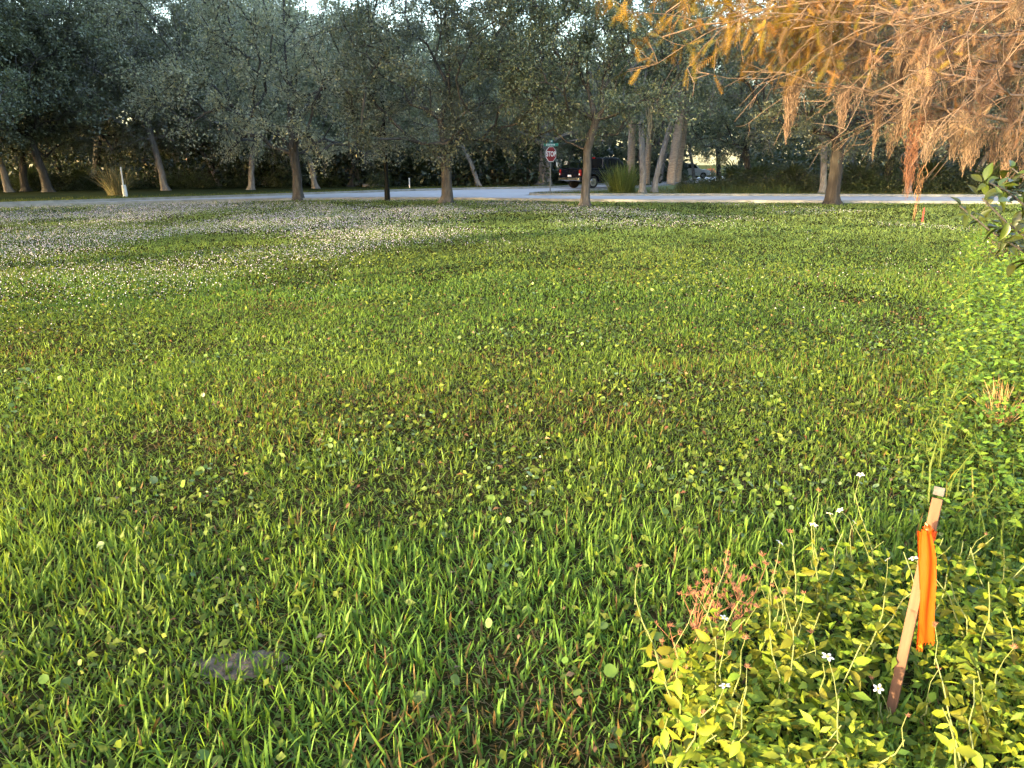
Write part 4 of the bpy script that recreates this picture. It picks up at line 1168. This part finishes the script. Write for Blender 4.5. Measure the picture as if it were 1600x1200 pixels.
LIMBS = [  # leafy and bare branches, each measured along its run
    ([T0(2.0), A(1600, 190, 5.2), A(1480, 172, 4.9), A(1390, 150, 4.8), A(1300, 138, 4.7), A(1262, 130, 4.7), A(1222, 112, 4.6), A(1160, 112, 4.6)], .030, .003, 'dead'),
    ([T0(2.4), A(1600, 105, 5.0), A(1500, 92, 4.8), A(1400, 70, 4.7), A(1330, 60, 4.7)], .030, .006, 'leafy'),
    ([T0(3.0), A(1600, 35, 5.2), A(1450, 28, 5.0), A(1300, 22, 4.9), A(1180, 30, 4.8), A(1080, 42, 4.8), A(1035, 58, 4.8)], .035, .004, 'leafy'),
    ([T0(3.3), A(1620, -50, 5.3), A(1450, -45, 5.2), A(1250, -40, 5.1), A(1080, -20, 5.0), A(1040, 20, 5.0)], .035, .004, 'leafy'),
    ([T0(2.1), A(1640, 150, 4.4), A(1560, 140, 4.2), A(1480, 118, 4.2), A(1420, 110, 4.2)], .024, .004, 'leafy'),
    ([T0(1.9), A(1640, 215, 5.6), A(1560, 200, 5.6), A(1500, 190, 5.5), A(1420, 178, 5.5), A(1340, 170, 5.5)], .022, .003, 'dead'),
    ([T0(2.9), A(1640, 70, 5.9), A(1500, 50, 5.8), A(1350, 75, 5.7), A(1280, 100, 5.6), A(1240, 130, 5.6)], .026, .004, 'leafy'),
    ([T0(2.6), A(1660, 10, 4.4), A(1570, 5, 4.3), A(1480, 20, 4.3), A(1400, 35, 4.3)], .024, .004, 'leafy'),
    ([T0(2.8), A(1620, 60, 4.6), A(1520, 55, 4.5), A(1420, 45, 4.5), A(1330, 30, 4.5), A(1240, 45, 4.5)], .026, .004, 'leafy'),
    ([T0(3.2), A(1640, -20, 4.8), A(1480, -10, 4.7), A(1330, 0, 4.6), A(1210, 5, 4.6), A(1130, 30, 4.6)], .028, .004, 'leafy'),
    ([T0(2.3), A(1640, 120, 5.5), A(1540, 115, 5.4), A(1440, 100, 5.4), A(1370, 105, 5.4)], .024, .004, 'leafy'),
    ([T0(3.0), A(1650, 20, 5.6), A(1540, 10, 5.5), A(1420, 0, 5.5), A(1300, -5, 5.5), A(1200, 15, 5.4)], .026, .004, 'leafy'),
    ([T0(3.6), A(1700, -120, 5.0), A(1500, -120, 4.9), A(1300, -110, 4.8), A(1150, -90, 4.8)], .03, .004, 'leafy'),
]
sprays = []      # (pos, dir)
mossp = []
for bi, (pts, r0, r1, kind) in enumerate(LIMBS):
    P, rad = limb([p - CO for p in pts], r0, r1, 26, .012)
    tb = [(P, rad, 8)]
    nside = 34 if kind == 'leafy' else 46
    for k in range(nside):
        i = int(7 + 17.9 * cr.random() ** .5); p = P[i]
        ax_ = norm(P[min(i + 1, 25)] - P[i - 1])
        d = norm(ax_ * .9 + cr.normal(0, .55, 3) + np.array([0, 0, (.15 if kind == 'leafy' else .05)]))
        L = cr.uniform(.25, .75) if kind == 'leafy' else cr.uniform(.15, .55)
        q = [p]
        for s in range(4):
            d = norm(d + cr.normal(0, .16, 3) + np.array([0, 0, -.10 if kind == 'leafy' else .02])); q.append(q[-1] + d * L / 4)
        q = np.array(q)
        tb.append((q, np.linspace(min(rad[i] * .6, .006), .0012, 5), 4))
        for s in range(cr.integers(2, 5)):
            j = int(cr.integers(1, 5)); e = q[j] + norm(d + cr.normal(0, .7, 3)) * cr.uniform(.08, .25)
            tb.append((np.array([q[j], (q[j] + e) / 2 + cr.normal(0, .012, 3), e]), np.array([.0022, .0018, .0008]), 3))
            if kind == 'leafy':
                for z in np.linspace(0.1, 1, 5):
                    sprays.append((q[j] * (1 - z) + e * z, norm(e - q[j]) * .4 + cr.normal(0, .6, 3) + np.array([0, 0, -.55])))
        if kind == 'leafy':
            for z in np.linspace(.15, 1, 10):
                jj_ = z * 4; a_ = int(min(3, jj_)); f_ = jj_ - a_
                sprays.append((q[a_] * (1 - f_) + q[a_ + 1] * f_, norm(ax_) * .35 + cr.normal(0, .6, 3) + np.array([0, 0, -.55])))
        mossp.append(q[int(cr.integers(1, 5))])
    V, F = tubes(tb)
    o = link('branch', mesh('cypress_branch', V, F, M_twig, smooth=True), cy)
    if kind == 'dead': o['label'] = 'bare dead branch with fine twigs'
# feathery spray: rachis with two ranks of narrow needles
def spray(name, mat, n=10):
    V, F = [(-.008, 0, 0), (.008, 0, 0), (0, 1, -.10)], [(0, 1, 2)]
    for k in range(n):
        t = .06 + .9 * k / n
        L = .21 * math.sin(math.pi * (.12 + .8 * t)) ** .7
        for s in (-1, 1):
            i = len(V)
            V += [(0, t - .022, -.1 * t * t), (0, t + .022, -.1 * t * t), (s * L, t + .16 * L / .21, -.1 * t * t - .03)]
            F.append((i, i + 1, i + 2) if s > 0 else (i + 1, i, i + 2))
    V, F = np.array(V), np.array(F)
    return V, F, (mesh(name, V, F, mat) if mat else None)
SV, SF, SPRAY = spray('cypress_spray', M_cyp)
_, _, SPRAY_TAN = spray('cypress_spray_tan', M_cyp_tan)
SP = np.array([s[0] for s in sprays]); SD = np.array([s[1] for s in sprays])
wp = SP + CO
cp_, sp_ = math.cos(PITCH), math.sin(PITCH)
depth = wp[:, 1] * cp_ - (wp[:, 2] - CAM_H) * sp_
u_ = wp[:, 0] / depth * FPX + 800; v_ = 600 - (wp[:, 1] * sp_ + (wp[:, 2] - CAM_H) * cp_) / depth * FPX
inside = (u_ > 0) & (u_ < 1600) & (v_ > 0)
sel = ~((v_ > 112 + 14 * cr.normal(size=len(v_))) & (u_ < 1490)) & ~(v_ > 215)
sel &= ~((u_ > 1350) & (cr.random(len(v_)) < .35))
sel &= ~((u_ > 1490) & (v_ > 90) & (cr.random(len(v_)) < .45))
SP, SD, u_, v_, depth, inside = SP[sel], SD[sel], u_[sel], v_[sel], depth[sel], inside[sel]
order = np.argsort(np.where(inside, depth, 99))
Rb = basis(SD, np.array([0, 0, 1.0]) + cr.normal(0, .6, (len(SD), 3)))
SZ = cr.uniform(.055, .11, len(SD)) * np.where(u_ < 1330, 1.25, 1.0)
for i in order[:260]:
    gold = u_[i] < 1330 + 120 * cr.normal() and v_[i] < 150
    o = link('leaf_spray', SPRAY if gold else SPRAY_TAN, cy)
    M4 = Matrix([list(Rb[i][r]) + [SP[i][r]] for r in range(3)] + [[0, 0, 0, 1]]) @ Matrix.Scale(SZ[i], 4)
    o.matrix_local = M4
rest = order[260:]
cols = np.array([(0.155, 0.085, 0.012), (0.19, 0.115, 0.010), (0.12, 0.065, 0.014), (0.12, 0.100, 0.014)])
gold = u_[rest] < 1330 + 120 * cr.normal(size=len(rest))
tan = np.array([(0.150, 0.090, 0.055), (0.12, 0.070, 0.042), (0.18, 0.085, 0.025), (0.085, 0.060, 0.035)])
ci = cr.integers(4, size=len(rest))
V, F, T = scatter(SV, SF, SP[rest], Rb[rest], SZ[rest], np.where(gold[:, None], cols[ci], tan[ci]) * cr.uniform(.7, 1.25, (len(rest), 1)))
tag(link('foliage', mesh('cypress_foliage', V, F, M_cypt, T), cy), kind='stuff')
print('sprays', len(SP))
# moss: named long festoons, then a fringe of small ones
MC = (0.155, 0.105, 0.078)
def moss(px, py, Y, L, spread, n, col=MC, w=.0045):
    o = link('moss_festoon', tangle('cypress_moss', cr, n * 4, L, spread, col), cy, loc=tuple(A(px, py, Y) - CO))
    return o
moss(1436, 172, 4.85, .50, .050, 70, (0.20, 0.105, 0.064))['label'] = 'long rust-coloured moss strand hanging nearly to the lawn'
moss(1441, 255, 4.85, .34, .022, 12, (0.20, 0.105, 0.064))
for px, py, L, s, nn in ((1238, 120, .36, .030, 70), (1246, 118, .30, .03, 50), (1378, 135, .40, .025, 60), (1412, 150, .28, .04, 50), (1468, 168, .25, .06, 70), (1500, 170, .28, .06, 70), (1530, 178, .28, .06, 60),
                         (1560, 190, .26, .05, 50), (1585, 190, .35, .05, 60), (1515, 205, .24, .03, 40), (1320, 142, .22, .04, 40), (1306, 60, .2, .04, 40), (1455, 190, .22, .05, 50), (1420, 40, .4, .04, 60), (1432, 70, .45, .035, 60), (1360, 30, .3, .04, 50),
                         (1545, 100, .3, .06, 60), (1490, 100, .3, .06, 60), (1580, 60, .3, .07, 60), (1400, 90, .25, .04, 40), (1270, 40, .2, .03, 30), (1450, 130, .3, .05, 60), (1590, 130, .3, .05, 60)):
    moss(px, py, 4.75 + cr.uniform(-.25, .5), L, s, nn)
for k in range(55):
    p = mossp[int(cr.integers(len(mossp)))]
    if p[0] + CO[0] < 1.9: continue
    link('moss_festoon', tangle('cypress_moss', cr, 110, cr.uniform(.12, .32), cr.uniform(.02, .05), MC), cy, loc=tuple(p))

# ------------------------------------------------------------------ glossy-leaved shrub poking in at the right edge
sh = empty('broadleaf_shrub', (3.1, 3.25, 0)); tag(sh, 'glossy-leaved green shrub poking in at the right edge', 'shrub')
SO = np.array([3.1, 3.25, 0])
_, _, SLA = ovate('shrub_leaf', M_shrub, w=.22, tooth=0, curl=.12, fold=.07, stalk=.08)
_, _, SLB = ovate('shrub_leaf_cupped', M_shrub, w=.20, tooth=0, curl=.28, fold=.13, stalk=.08)
sr = random.Random(9)
branches = [[(0, 0, 0), (-.05, 0, .7), A(1600, 392, 3.05) - SO, A(1560, 372, 3.0) - SO, A(1524, 340, 2.95) - SO, A(1500, 322, 2.95) - SO],
            [(0, 0, .6), A(1640, 360, 3.1) - SO, A(1600, 320, 3.1) - SO, A(1570, 296, 3.05) - SO, A(1545, 285, 3.0) - SO],
            [(0, 0, .7), A(1660, 330, 3.2) - SO, A(1610, 285, 3.2) - SO, A(1580, 262, 3.2) - SO],
            [(0, 0, .5), A(1640, 400, 2.9) - SO, A(1590, 360, 2.85) - SO, A(1555, 335, 2.85) - SO, A(1535, 310, 2.85) - SO],
            [(0, 0, .3), (.1, .05, 1.0), (.2, .1, 1.6), (.15, .1, 2.0)], [(0, 0, .4), (-.1, .2, 1.0), (0, .3, 1.5), (.1, .4, 1.8)], [(0, 0, .4), (.3, 0, .9), (.5, .1, 1.3)]]
tb = []
for b in branches:
    P = resample3(b, 14); tb.append((P, np.linspace(.012, .003, 14), 6))
    vis = len(b) >= 4 and b[0] != (0, 0, .3)
    for k in range(110 if vis else 26):
        t = sr.uniform(.42, 1.0) * 13; i = int(min(12, t)); p = P[i] * (1 - (t - i)) + P[i + 1] * (t - i)
        d = np.array([sr.gauss(-.25, .55), sr.gauss(0, .55), sr.gauss(.15, .5)])
        p = p + norm(np.array([sr.gauss(0, 1), sr.gauss(0, 1), sr.gauss(0, .8)])) * sr.uniform(0, .07)
        Rm = basis(d[None], np.array([[sr.gauss(-.1, .3), sr.gauss(-.4, .4), 1.0]]))[0]
        o = link('leaf', SLA if sr.random() < .6 else SLB, sh)
        o.matrix_local = Matrix([list(Rm[r]) + [p[r]] for r in range(3)] + [[0, 0, 0, 1]]) @ Matrix.Scale(sr.uniform(.04, .078), 4)
V, F = tubes(tb)
link('stem', mesh('shrub_stems', V, F, M_bark, smooth=True), sh)
# small dark bush on the ground behind it
t = empty('low_bush', G(1575, 418), 0, 1.0); tag(t, 'small dark brownish bush on the ground behind the glossy shrub', 'bush')
link('foliage', bush_mesh(66, (0.085, 0.075, 0.030), n=1500, leaf=.06, rx=.45, h=.5), t); link('stem', STEMS, t, scale=.45)

# ------------------------------------------------------------------ posts, lamp, signs
M_black = plain('black_paint', (0.004, 0.005, 0.005), rough=.6, spec=.12)
M_white = plain('white_plastic', (0.62, 0.62, 0.64), rough=.5)
M_steel = plain('galvanised_steel', (0.20, 0.20, 0.20), rough=.5, metallic=.6)
M_signred = plain('sign_red', (0.24, 0.008, 0.014), rough=.4, wear=.05)
M_signwhite = plain('sign_white', (0.75, 0.75, 0.75), rough=.4, wear=.04)
M_signgreen = plain('sign_green', (0.005, 0.16, 0.115), rough=.4, wear=.05)
M_lens = plain('lamp_lens', (0.55, 0.55, 0.52), rough=.3)

lp = empty('lamp_post', G(605.5, 314.0)); tag(lp, 'slender black lamp post standing at the kerb between the two oaks', 'lamp post')
bm = bmesh.new(); bm_cyl(bm, (0, 0, -.1), (0, 0, .5), .13, .12, 16); bm_cyl(bm, (0, 0, .5), (0, 0, .56), .12, .09, 16); bm_obj('base', bm, M_black, lp, smooth=False)
bm = bmesh.new(); bm_cyl(bm, (0, 0, .5), (-.02, 0, 4.0), .085, .06, 16); bm_obj('pole', bm, M_black, lp)
bm = bmesh.new(); bm_cyl(bm, (-.02, 0, 4.0), (-.02, 0, 4.12), .05, .13, 12); bm_cyl(bm, (-.02, 0, 4.55), (-.02, 0, 4.75), .22, .03, 12); lh = bm_obj('lantern', bm, M_black, lp)
bm = bmesh.new(); bm_cyl(bm, (-.02, 0, 4.12), (-.02, 0, 4.55), .13, .19, 12); bm_obj('lens', bm, M_lens, lh)

mk = empty('marker_post', G(195.5, 307.5)); tag(mk, 'white utility marker post beside the dry grass tuft', 'post')
bm = bmesh.new(); bm_cyl(bm, (0.03, 0, -.1), (0, 0, .55), .115, .10, 14); bm_cyl(bm, (0, 0, .55), (0, 0, .57), .10, .085, 14); bm_obj('sleeve', bm, M_white, mk)
bm = bmesh.new(); bm_cyl(bm, (-.02, 0, .5), (-.03, 0, 1.40), .036, .036, 10); bm_cyl(bm, (-.03, 0, 1.40), (-.03, 0, 1.42), .036, .024, 10); bm_obj('pipe', bm, M_white, mk)
bm = bmesh.new(); bm_box(bm, (0, 0, .3), (.07, .05, .7)); bm_box(bm, (0, 0, .66), (.08, .06, .04))
tag(bm_obj('marker_post', bm, M_white, loc=G(640, 295.5), bevel=.008), 'short thin white post by the palmettos across the road', 'post')

ss = empty('stop_sign', G(860, 303.3), R_(42)); tag(ss, 'red octagonal stop sign on a steel post at the island tip', 'sign')
bm = bmesh.new(); bm_box(bm, (0, 0.02, 1.3), (.055, .035, 2.72)); bm_obj('post', bm, M_steel, ss)
def octo(r, y0, y1, name, mat, par):
    bm = bmesh.new()
    pr8 = [(r / math.cos(R_(22.5)) * math.cos(R_(22.5 + 45 * k)), 2.05 + r / math.cos(R_(22.5)) * math.sin(R_(22.5 + 45 * k))) for k in range(8)]
    bm_prism(bm, pr8, y0, y1)
    return bm_obj(name, bm, mat, par)
plate = octo(.385, -.006, 0, 'plate', M_signwhite, ss)
octo(.358, -.0095, -.006, 'red_face', M_signred, plate)
def lettering(txt, size, mat, parent, loc, rot, ext=.0015):
    cu = bpy.data.curves.new('letters', 'FONT'); cu.body = txt; cu.size = size; cu.align_x = 'CENTER'; cu.align_y = 'CENTER'; cu.extrude = ext; cu.offset = .006 * size / .3
    o = bpy.data.objects.new('letters', cu); COL.objects.link(o)
    dg = bpy.context.evaluated_depsgraph_get()
    me = bpy.data.meshes.new_from_object(o.evaluated_get(dg)); bpy.data.objects.remove(o)
    me.materials.clear(); me.materials.append(mat)
    l = link('lettering', me, parent, loc=loc, rot=rot)
    return l
l = lettering('STOP', .36, M_signwhite, plate, (0, -.0115, 2.05), (R_(90), 0, 0)); l.scale = (.82, 1, 1)
for k, (z, rz) in enumerate(((2.53, R_(-30)), (2.70, R_(60)))):
    b_ = empty('street_name_blade', (0, 0, 0)); b_.parent = ss; b_.rotation_euler = (0, 0, rz)
    bm = bmesh.new(); bm_box(bm, (0, 0, z), (.78, .006, .16)); pl = bm_obj('blade_face', bm, M_signgreen, b_)
    bm = bmesh.new()
    for s in (-1, 1):
        x = -.27
        for wd in (.05, .03, .06, .04, .05, .03, .05):       # unreadable white lettering
            bm_box(bm, (x + wd / 2, s * .0045, z + random.uniform(-.006, .006)), (wd * .75, .002, .085)); x += wd + .025
    # the far-off lettering is only a pale blur
    bm_obj('blade_lettering', bm, M_signwhite, b_)

# log lying at the wood edge, left of the lamp post
M_cut = plain('cut_wood', (0.34, 0.22, 0.13), rough=.9)
lg = empty('fallen_log', G(583, 292.5), R_(10)); tag(lg, 'pale fallen log lying at the wood edge left of the lamp post', 'log')
V, F = tubes([(np.array([(-.7, 0, .11), (0, .03, .13), (.75, -.02, .10)]), np.array([.12, .11, .09]), 10)])
link('bark', mesh('log_bark', V, F, M_bark_pale, smooth=True), lg)
bm = bmesh.new(); bm_cyl(bm, (-.715, 0, .11), (-.699, 0, .11), .11, .118, 12); bm_cyl(bm, (.749, -.02, .10), (.762, -.02, .10), .088, .08, 12); bm_obj('cut_end', bm, M_cut, lg)

# ------------------------------------------------------------------ vehicles
M_navy = plain('dark_navy_paint', (0.004, 0.005, 0.010), rough=.25, spec=.25, wear=.05)
M_carwhite = plain('white_car_paint', (0.70, 0.72, 0.74), rough=.3, wear=.03)
M_glass = plain('dark_window_glass', (0.006, 0.007, 0.008), rough=.35, spec=.06, wear=.0)
M_tyre = plain('tyre_rubber', (0.012, 0.012, 0.012), rough=.85)
M_chrome = plain('bright_trim', (0.55, 0.55, 0.56), rough=.22, metallic=1.0)
M_tail = plain('red_lamp_lens', (0.42, 0.012, 0.012), rough=.2)
M_head = plain('clear_lamp_lens', (0.6, 0.6, 0.6), rough=.1)

def vehicle(name, loc, rz, label, paint, pickup=True, scale=1.0):
    t = empty(name, loc, rz, scale); tag(t, label, 'pickup truck' if pickup else 'car')
    hw = 1.0
    def arch(cx, r=.49, n=9):
        return [(cx + r * math.cos(a), .42 + r * math.sin(a)) for a in np.linspace(0, math.pi, n)]
    prof = [(2.92, .50), (2.95, .95), (2.85, 1.10), (1.45, 1.22), (.2, 1.26), (-2.9, 1.26), (-2.93, .55)]
    low = [(-2.3, .42)] + arch(-1.78)[::-1] + [(-1.0, .40), (1.2, .40)] + arch(1.92)[::-1] + [(2.6, .42)]
    bm = bmesh.new(); bm_prism(bm, prof + low, -hw, hw, taper=lambda x, z: 1 - .05 * max(0, (z - .9)) - (.04 if abs(x) > 2.6 else 0))
    body = bm_obj('body', bm, paint, t, bevel=.035)
    back = -.95 if pickup else -2.75
    cabp = [(1.42, 1.225), (.62, 1.90), (.3, 1.96), (back + .45, 1.95), (back + .15, 1.90), (back, 1.26)]
    tp_ = lambda x, z: .955 - .155 * max(0, (z - 1.26)) / .7
    bm = bmesh.new(); bm_prism(bm, cabp, -hw, hw, taper=tp_)
    cab = bm_obj('cab', bm, paint, t, bevel=.05)
    # windows, set a little proud of the cab skin
    def sidewin(pts, nm='side_window'):
        for s in (-1, 1):
            bm = bmesh.new()
            vs = [bm.verts.new((x, s * (tp_(x, z) + .006), z)) for x, z in pts]
            bm.faces.new(vs); bm_obj(nm, bm, M_glass, cab)
    sidewin([(1.12, 1.34), (.60, 1.80), (.42, 1.84), (.42, 1.34)]); sidewin([(.34, 1.34), (.34, 1.84), (-.42, 1.84), (-.46, 1.34)])
    if pickup: sidewin([(-.52, 1.34), (-.50, 1.84), (-.66, 1.80), (-.80, 1.34)])
    else: sidewin([(-.52, 1.34), (-.50, 1.84), (-2.2, 1.82), (-2.5, 1.36)])
    bm = bmesh.new(); vs = [bm.verts.new(c) for c in ((1.375, -.86, 1.275), (1.375, .86, 1.275), (.67, .76, 1.872), (.67, -.76, 1.872))]
    bm.faces.new(vs); o = bm_obj('windscreen', bm, M_glass, cab); o.location = (.012, 0, .012)
    bx_ = back
    bm = bmesh.new(); vs = [bm.verts.new(c) for c in ((bx_ + .01, -.80, 1.36), (bx_ + .01, .80, 1.36), (bx_ + .125, .74, 1.84), (bx_ + .125, -.74, 1.84))]
    bm.faces.new(vs); o = bm_obj('rear_window', bm, M_glass, cab); o.location = (-.014, 0, .0)
    bm = bmesh.new(); bm_box(bm, (-2.945, 0, .93), (.03, 1.62, .56)); tg = bm_obj('tailgate', bm, paint, t, bevel=.015)
    bm = bmesh.new(); bm_box(bm, (-2.965, 0, 1.10), (.015, .30, .07)); bm_obj('handle', bm, M_black, tg)
    if pickup:
        bm = bmesh.new(); bm_box(bm, (-1.95, 0, 1.268), (1.75, 1.62, .012)); bm_obj('bed_cover', bm, M_black, t)
        bm = bmesh.new(); bm_box(bm, (back + .12, 0, 1.915), (.05, .30, .04)); bm_obj('brake_light', bm, M_tail, cab)
    bm = bmesh.new(); bm_box(bm, (-2.99, 0, .60), (.16, 1.94, .20)); bm_obj('rear_bumper', bm, M_chrome, t, bevel=.03)
    bm = bmesh.new(); bm_box(bm, (2.97, 0, .58), (.16, 1.92, .24)); bm_obj('front_bumper', bm, M_chrome if pickup else paint, t, bevel=.03)
    bm = bmesh.new(); bm_box(bm, (2.955, 0, .88), (.06, 1.1, .30)); bm_obj('grille', bm, M_black, t, bevel=.01)
    for s in (-1, 1):
        bm = bmesh.new(); bm_box(bm, (-2.90, s * .925, 1.0), (.12, .11, .36)); o = bm_obj('tail_light', bm, M_tail, t, bevel=.015)
        bm = bmesh.new(); bm_box(bm, (-2.975, s * .925, .90), (.012, .10, .09)); bm_obj('reversing_lens', bm, M_head, o)
        bm = bmesh.new(); bm_box(bm, (2.87, s * .78, .93), (.16, .34, .22)); bm_obj('headlight', bm, M_head, t, bevel=.02)
        bm = bmesh.new(); bm_box(bm, (1.0, s * 1.06, 1.36), (.10, .20, .18)); bm_obj('mirror', bm, paint, t, bevel=.03)
        bm = bmesh.new(); bm_box(bm, (.15, s * .985, .37), (1.9, .12, .05)); bm_obj('running_board', bm, M_chrome, t, bevel=.01)
        for hx in (.45, -.40):
            bm = bmesh.new(); bm_box(bm, (hx - .1, s * 1.0, 1.12), (.20, .04, .035)); bm_obj('door_handle', bm, M_chrome if pickup else paint, t, bevel=.008)
        for wx_ in (-1.78, 1.92):
            bm = bmesh.new(); bm_cyl(bm, (wx_, s * .74, .40), (wx_, s * .99, .40), .40, .40, 28); w_ = bm_obj('wheel', bm, M_tyre, t, bevel=.04)
            bm = bmesh.new(); bm_cyl(bm, (wx_, s * .985, .40), (wx_, s * 1.0, .40), .26, .25, 20)
            for q in range(6):
                a = q * 1.047; bm_box(bm, (wx_ + .14 * math.cos(a), s * 1.003, .40 + .14 * math.sin(a)), (.20, .02, .06), rot=Matrix.Rotation(-a, 3, 'Y').to_quaternion())
            bm_obj('rim', bm, M_chrome, w_)
    bm = bmesh.new(); bm_box(bm, (-2.963, .0, .80), (.008, .32, .12)); bm_obj('number_plate', bm, M_signwhite, tg)
    return t
vehicle('pickup_truck', Vector((at(941, 294, 53.0).x, 53.0, .016)), R_(38), 'dark navy crew-cab pickup on the side road, seen from behind', M_navy)
vehicle('parked_car', Vector((at(1073, 275, 84).x, 84, .016)), R_(20), 'white vehicle far down the side road, seen beside the palm trunks', M_carwhite, pickup=False, scale=.80)

# ------------------------------------------------------------------ houses beyond the wood
M_wallA = plain('cream_wall', (0.62, 0.50, 0.36), rough=.8); M_wallB = plain('terracotta_wall', (0.50, 0.24, 0.12), rough=.8)
M_roof = noise_mat('roof_shingles', [(0.3, (0.10, 0.07, 0.055)), (0.7, (0.20, 0.14, 0.11))], scale=4, rough=.9)
M_frame = plain('white_trim', (0.68, 0.67, 0.64), rough=.6)
def house(loc, rz, w, d, h, wall, label):
    t = empty('house', loc, rz); tag(t, label, 'house', 'houses behind the wood')
    bm = bmesh.new(); bm_box(bm, (0, 0, h / 2), (w, d, h)); bm_obj('wall', bm, wall, t)
    bm = bmesh.new(); bm_prism(bm, [(-d / 2 - .5, h + .002), (d / 2 + .5, h + .002), (0, h + d * .26)], -w / 2 - .5, w / 2 + .5)
    bmesh.ops.rotate(bm, verts=bm.verts[:], cent=(0, 0, 0), matrix=Matrix.Rotation(R_(90), 3, 'Z')); bm_obj('roof', bm, M_roof, t)
    for k in range(int(w / 3)):
        x = -w / 2 + 1.5 + k * 3
        if k == 1:
            bm = bmesh.new(); bm_box(bm, (x, -d / 2 - .03, 1.05), (1.0, .06, 2.1)); dd = bm_obj('door', bm, M_wallB, t)
            bm = bmesh.new(); bm_box(bm, (x + .38, -d / 2 - .08, 1.0), (.05, .05, .12)); bm_obj('handle', bm, M_chrome, dd)
        else:
            bm = bmesh.new()
            for sx, sz, cx_, cz_ in ((1.5, .09, 0, .65), (1.5, .09, 0, -.65), (.09, 1.39, -.7, 0), (.09, 1.39, .7, 0), (.05, 1.3, 0, 0)):
                bm_box(bm, (x + cx_, -d / 2 - .03, 1.55 + cz_), (sx, .07, sz))
            wi = bm_obj('window', bm, M_frame, t)
            bm = bmesh.new(); bm_box(bm, (x, -d / 2 - .004, 1.55), (1.35, .012, 1.25)); bm_obj('pane', bm, M_glass, wi)
house((4.0, 98, 0), R_(8), 15, 8, 3.2, M_wallA, 'cream house glimpsed between trunks left of the stop sign')
house((-13.0, 96, 0), R_(-4), 12, 8, 3.2, M_wallB, 'terracotta house glimpsed under the oak right of the lamp post')
house((-36.0, 96, 0), R_(4), 13, 8, 3.4, M_wallA, 'pale house glimpsed through the wood at far left')
# red-orange shrub beside the far driveway
t = empty('ornamental_shrub', G(1109, 273.5), 0, .9); tag(t, 'red-orange shrub beside the pale driveway far behind the palms', 'shrub')
link('foliage', bush_mesh(67, (0.55, 0.10, 0.02), n=900, leaf=.16), t); link('stem', STEMS, t)
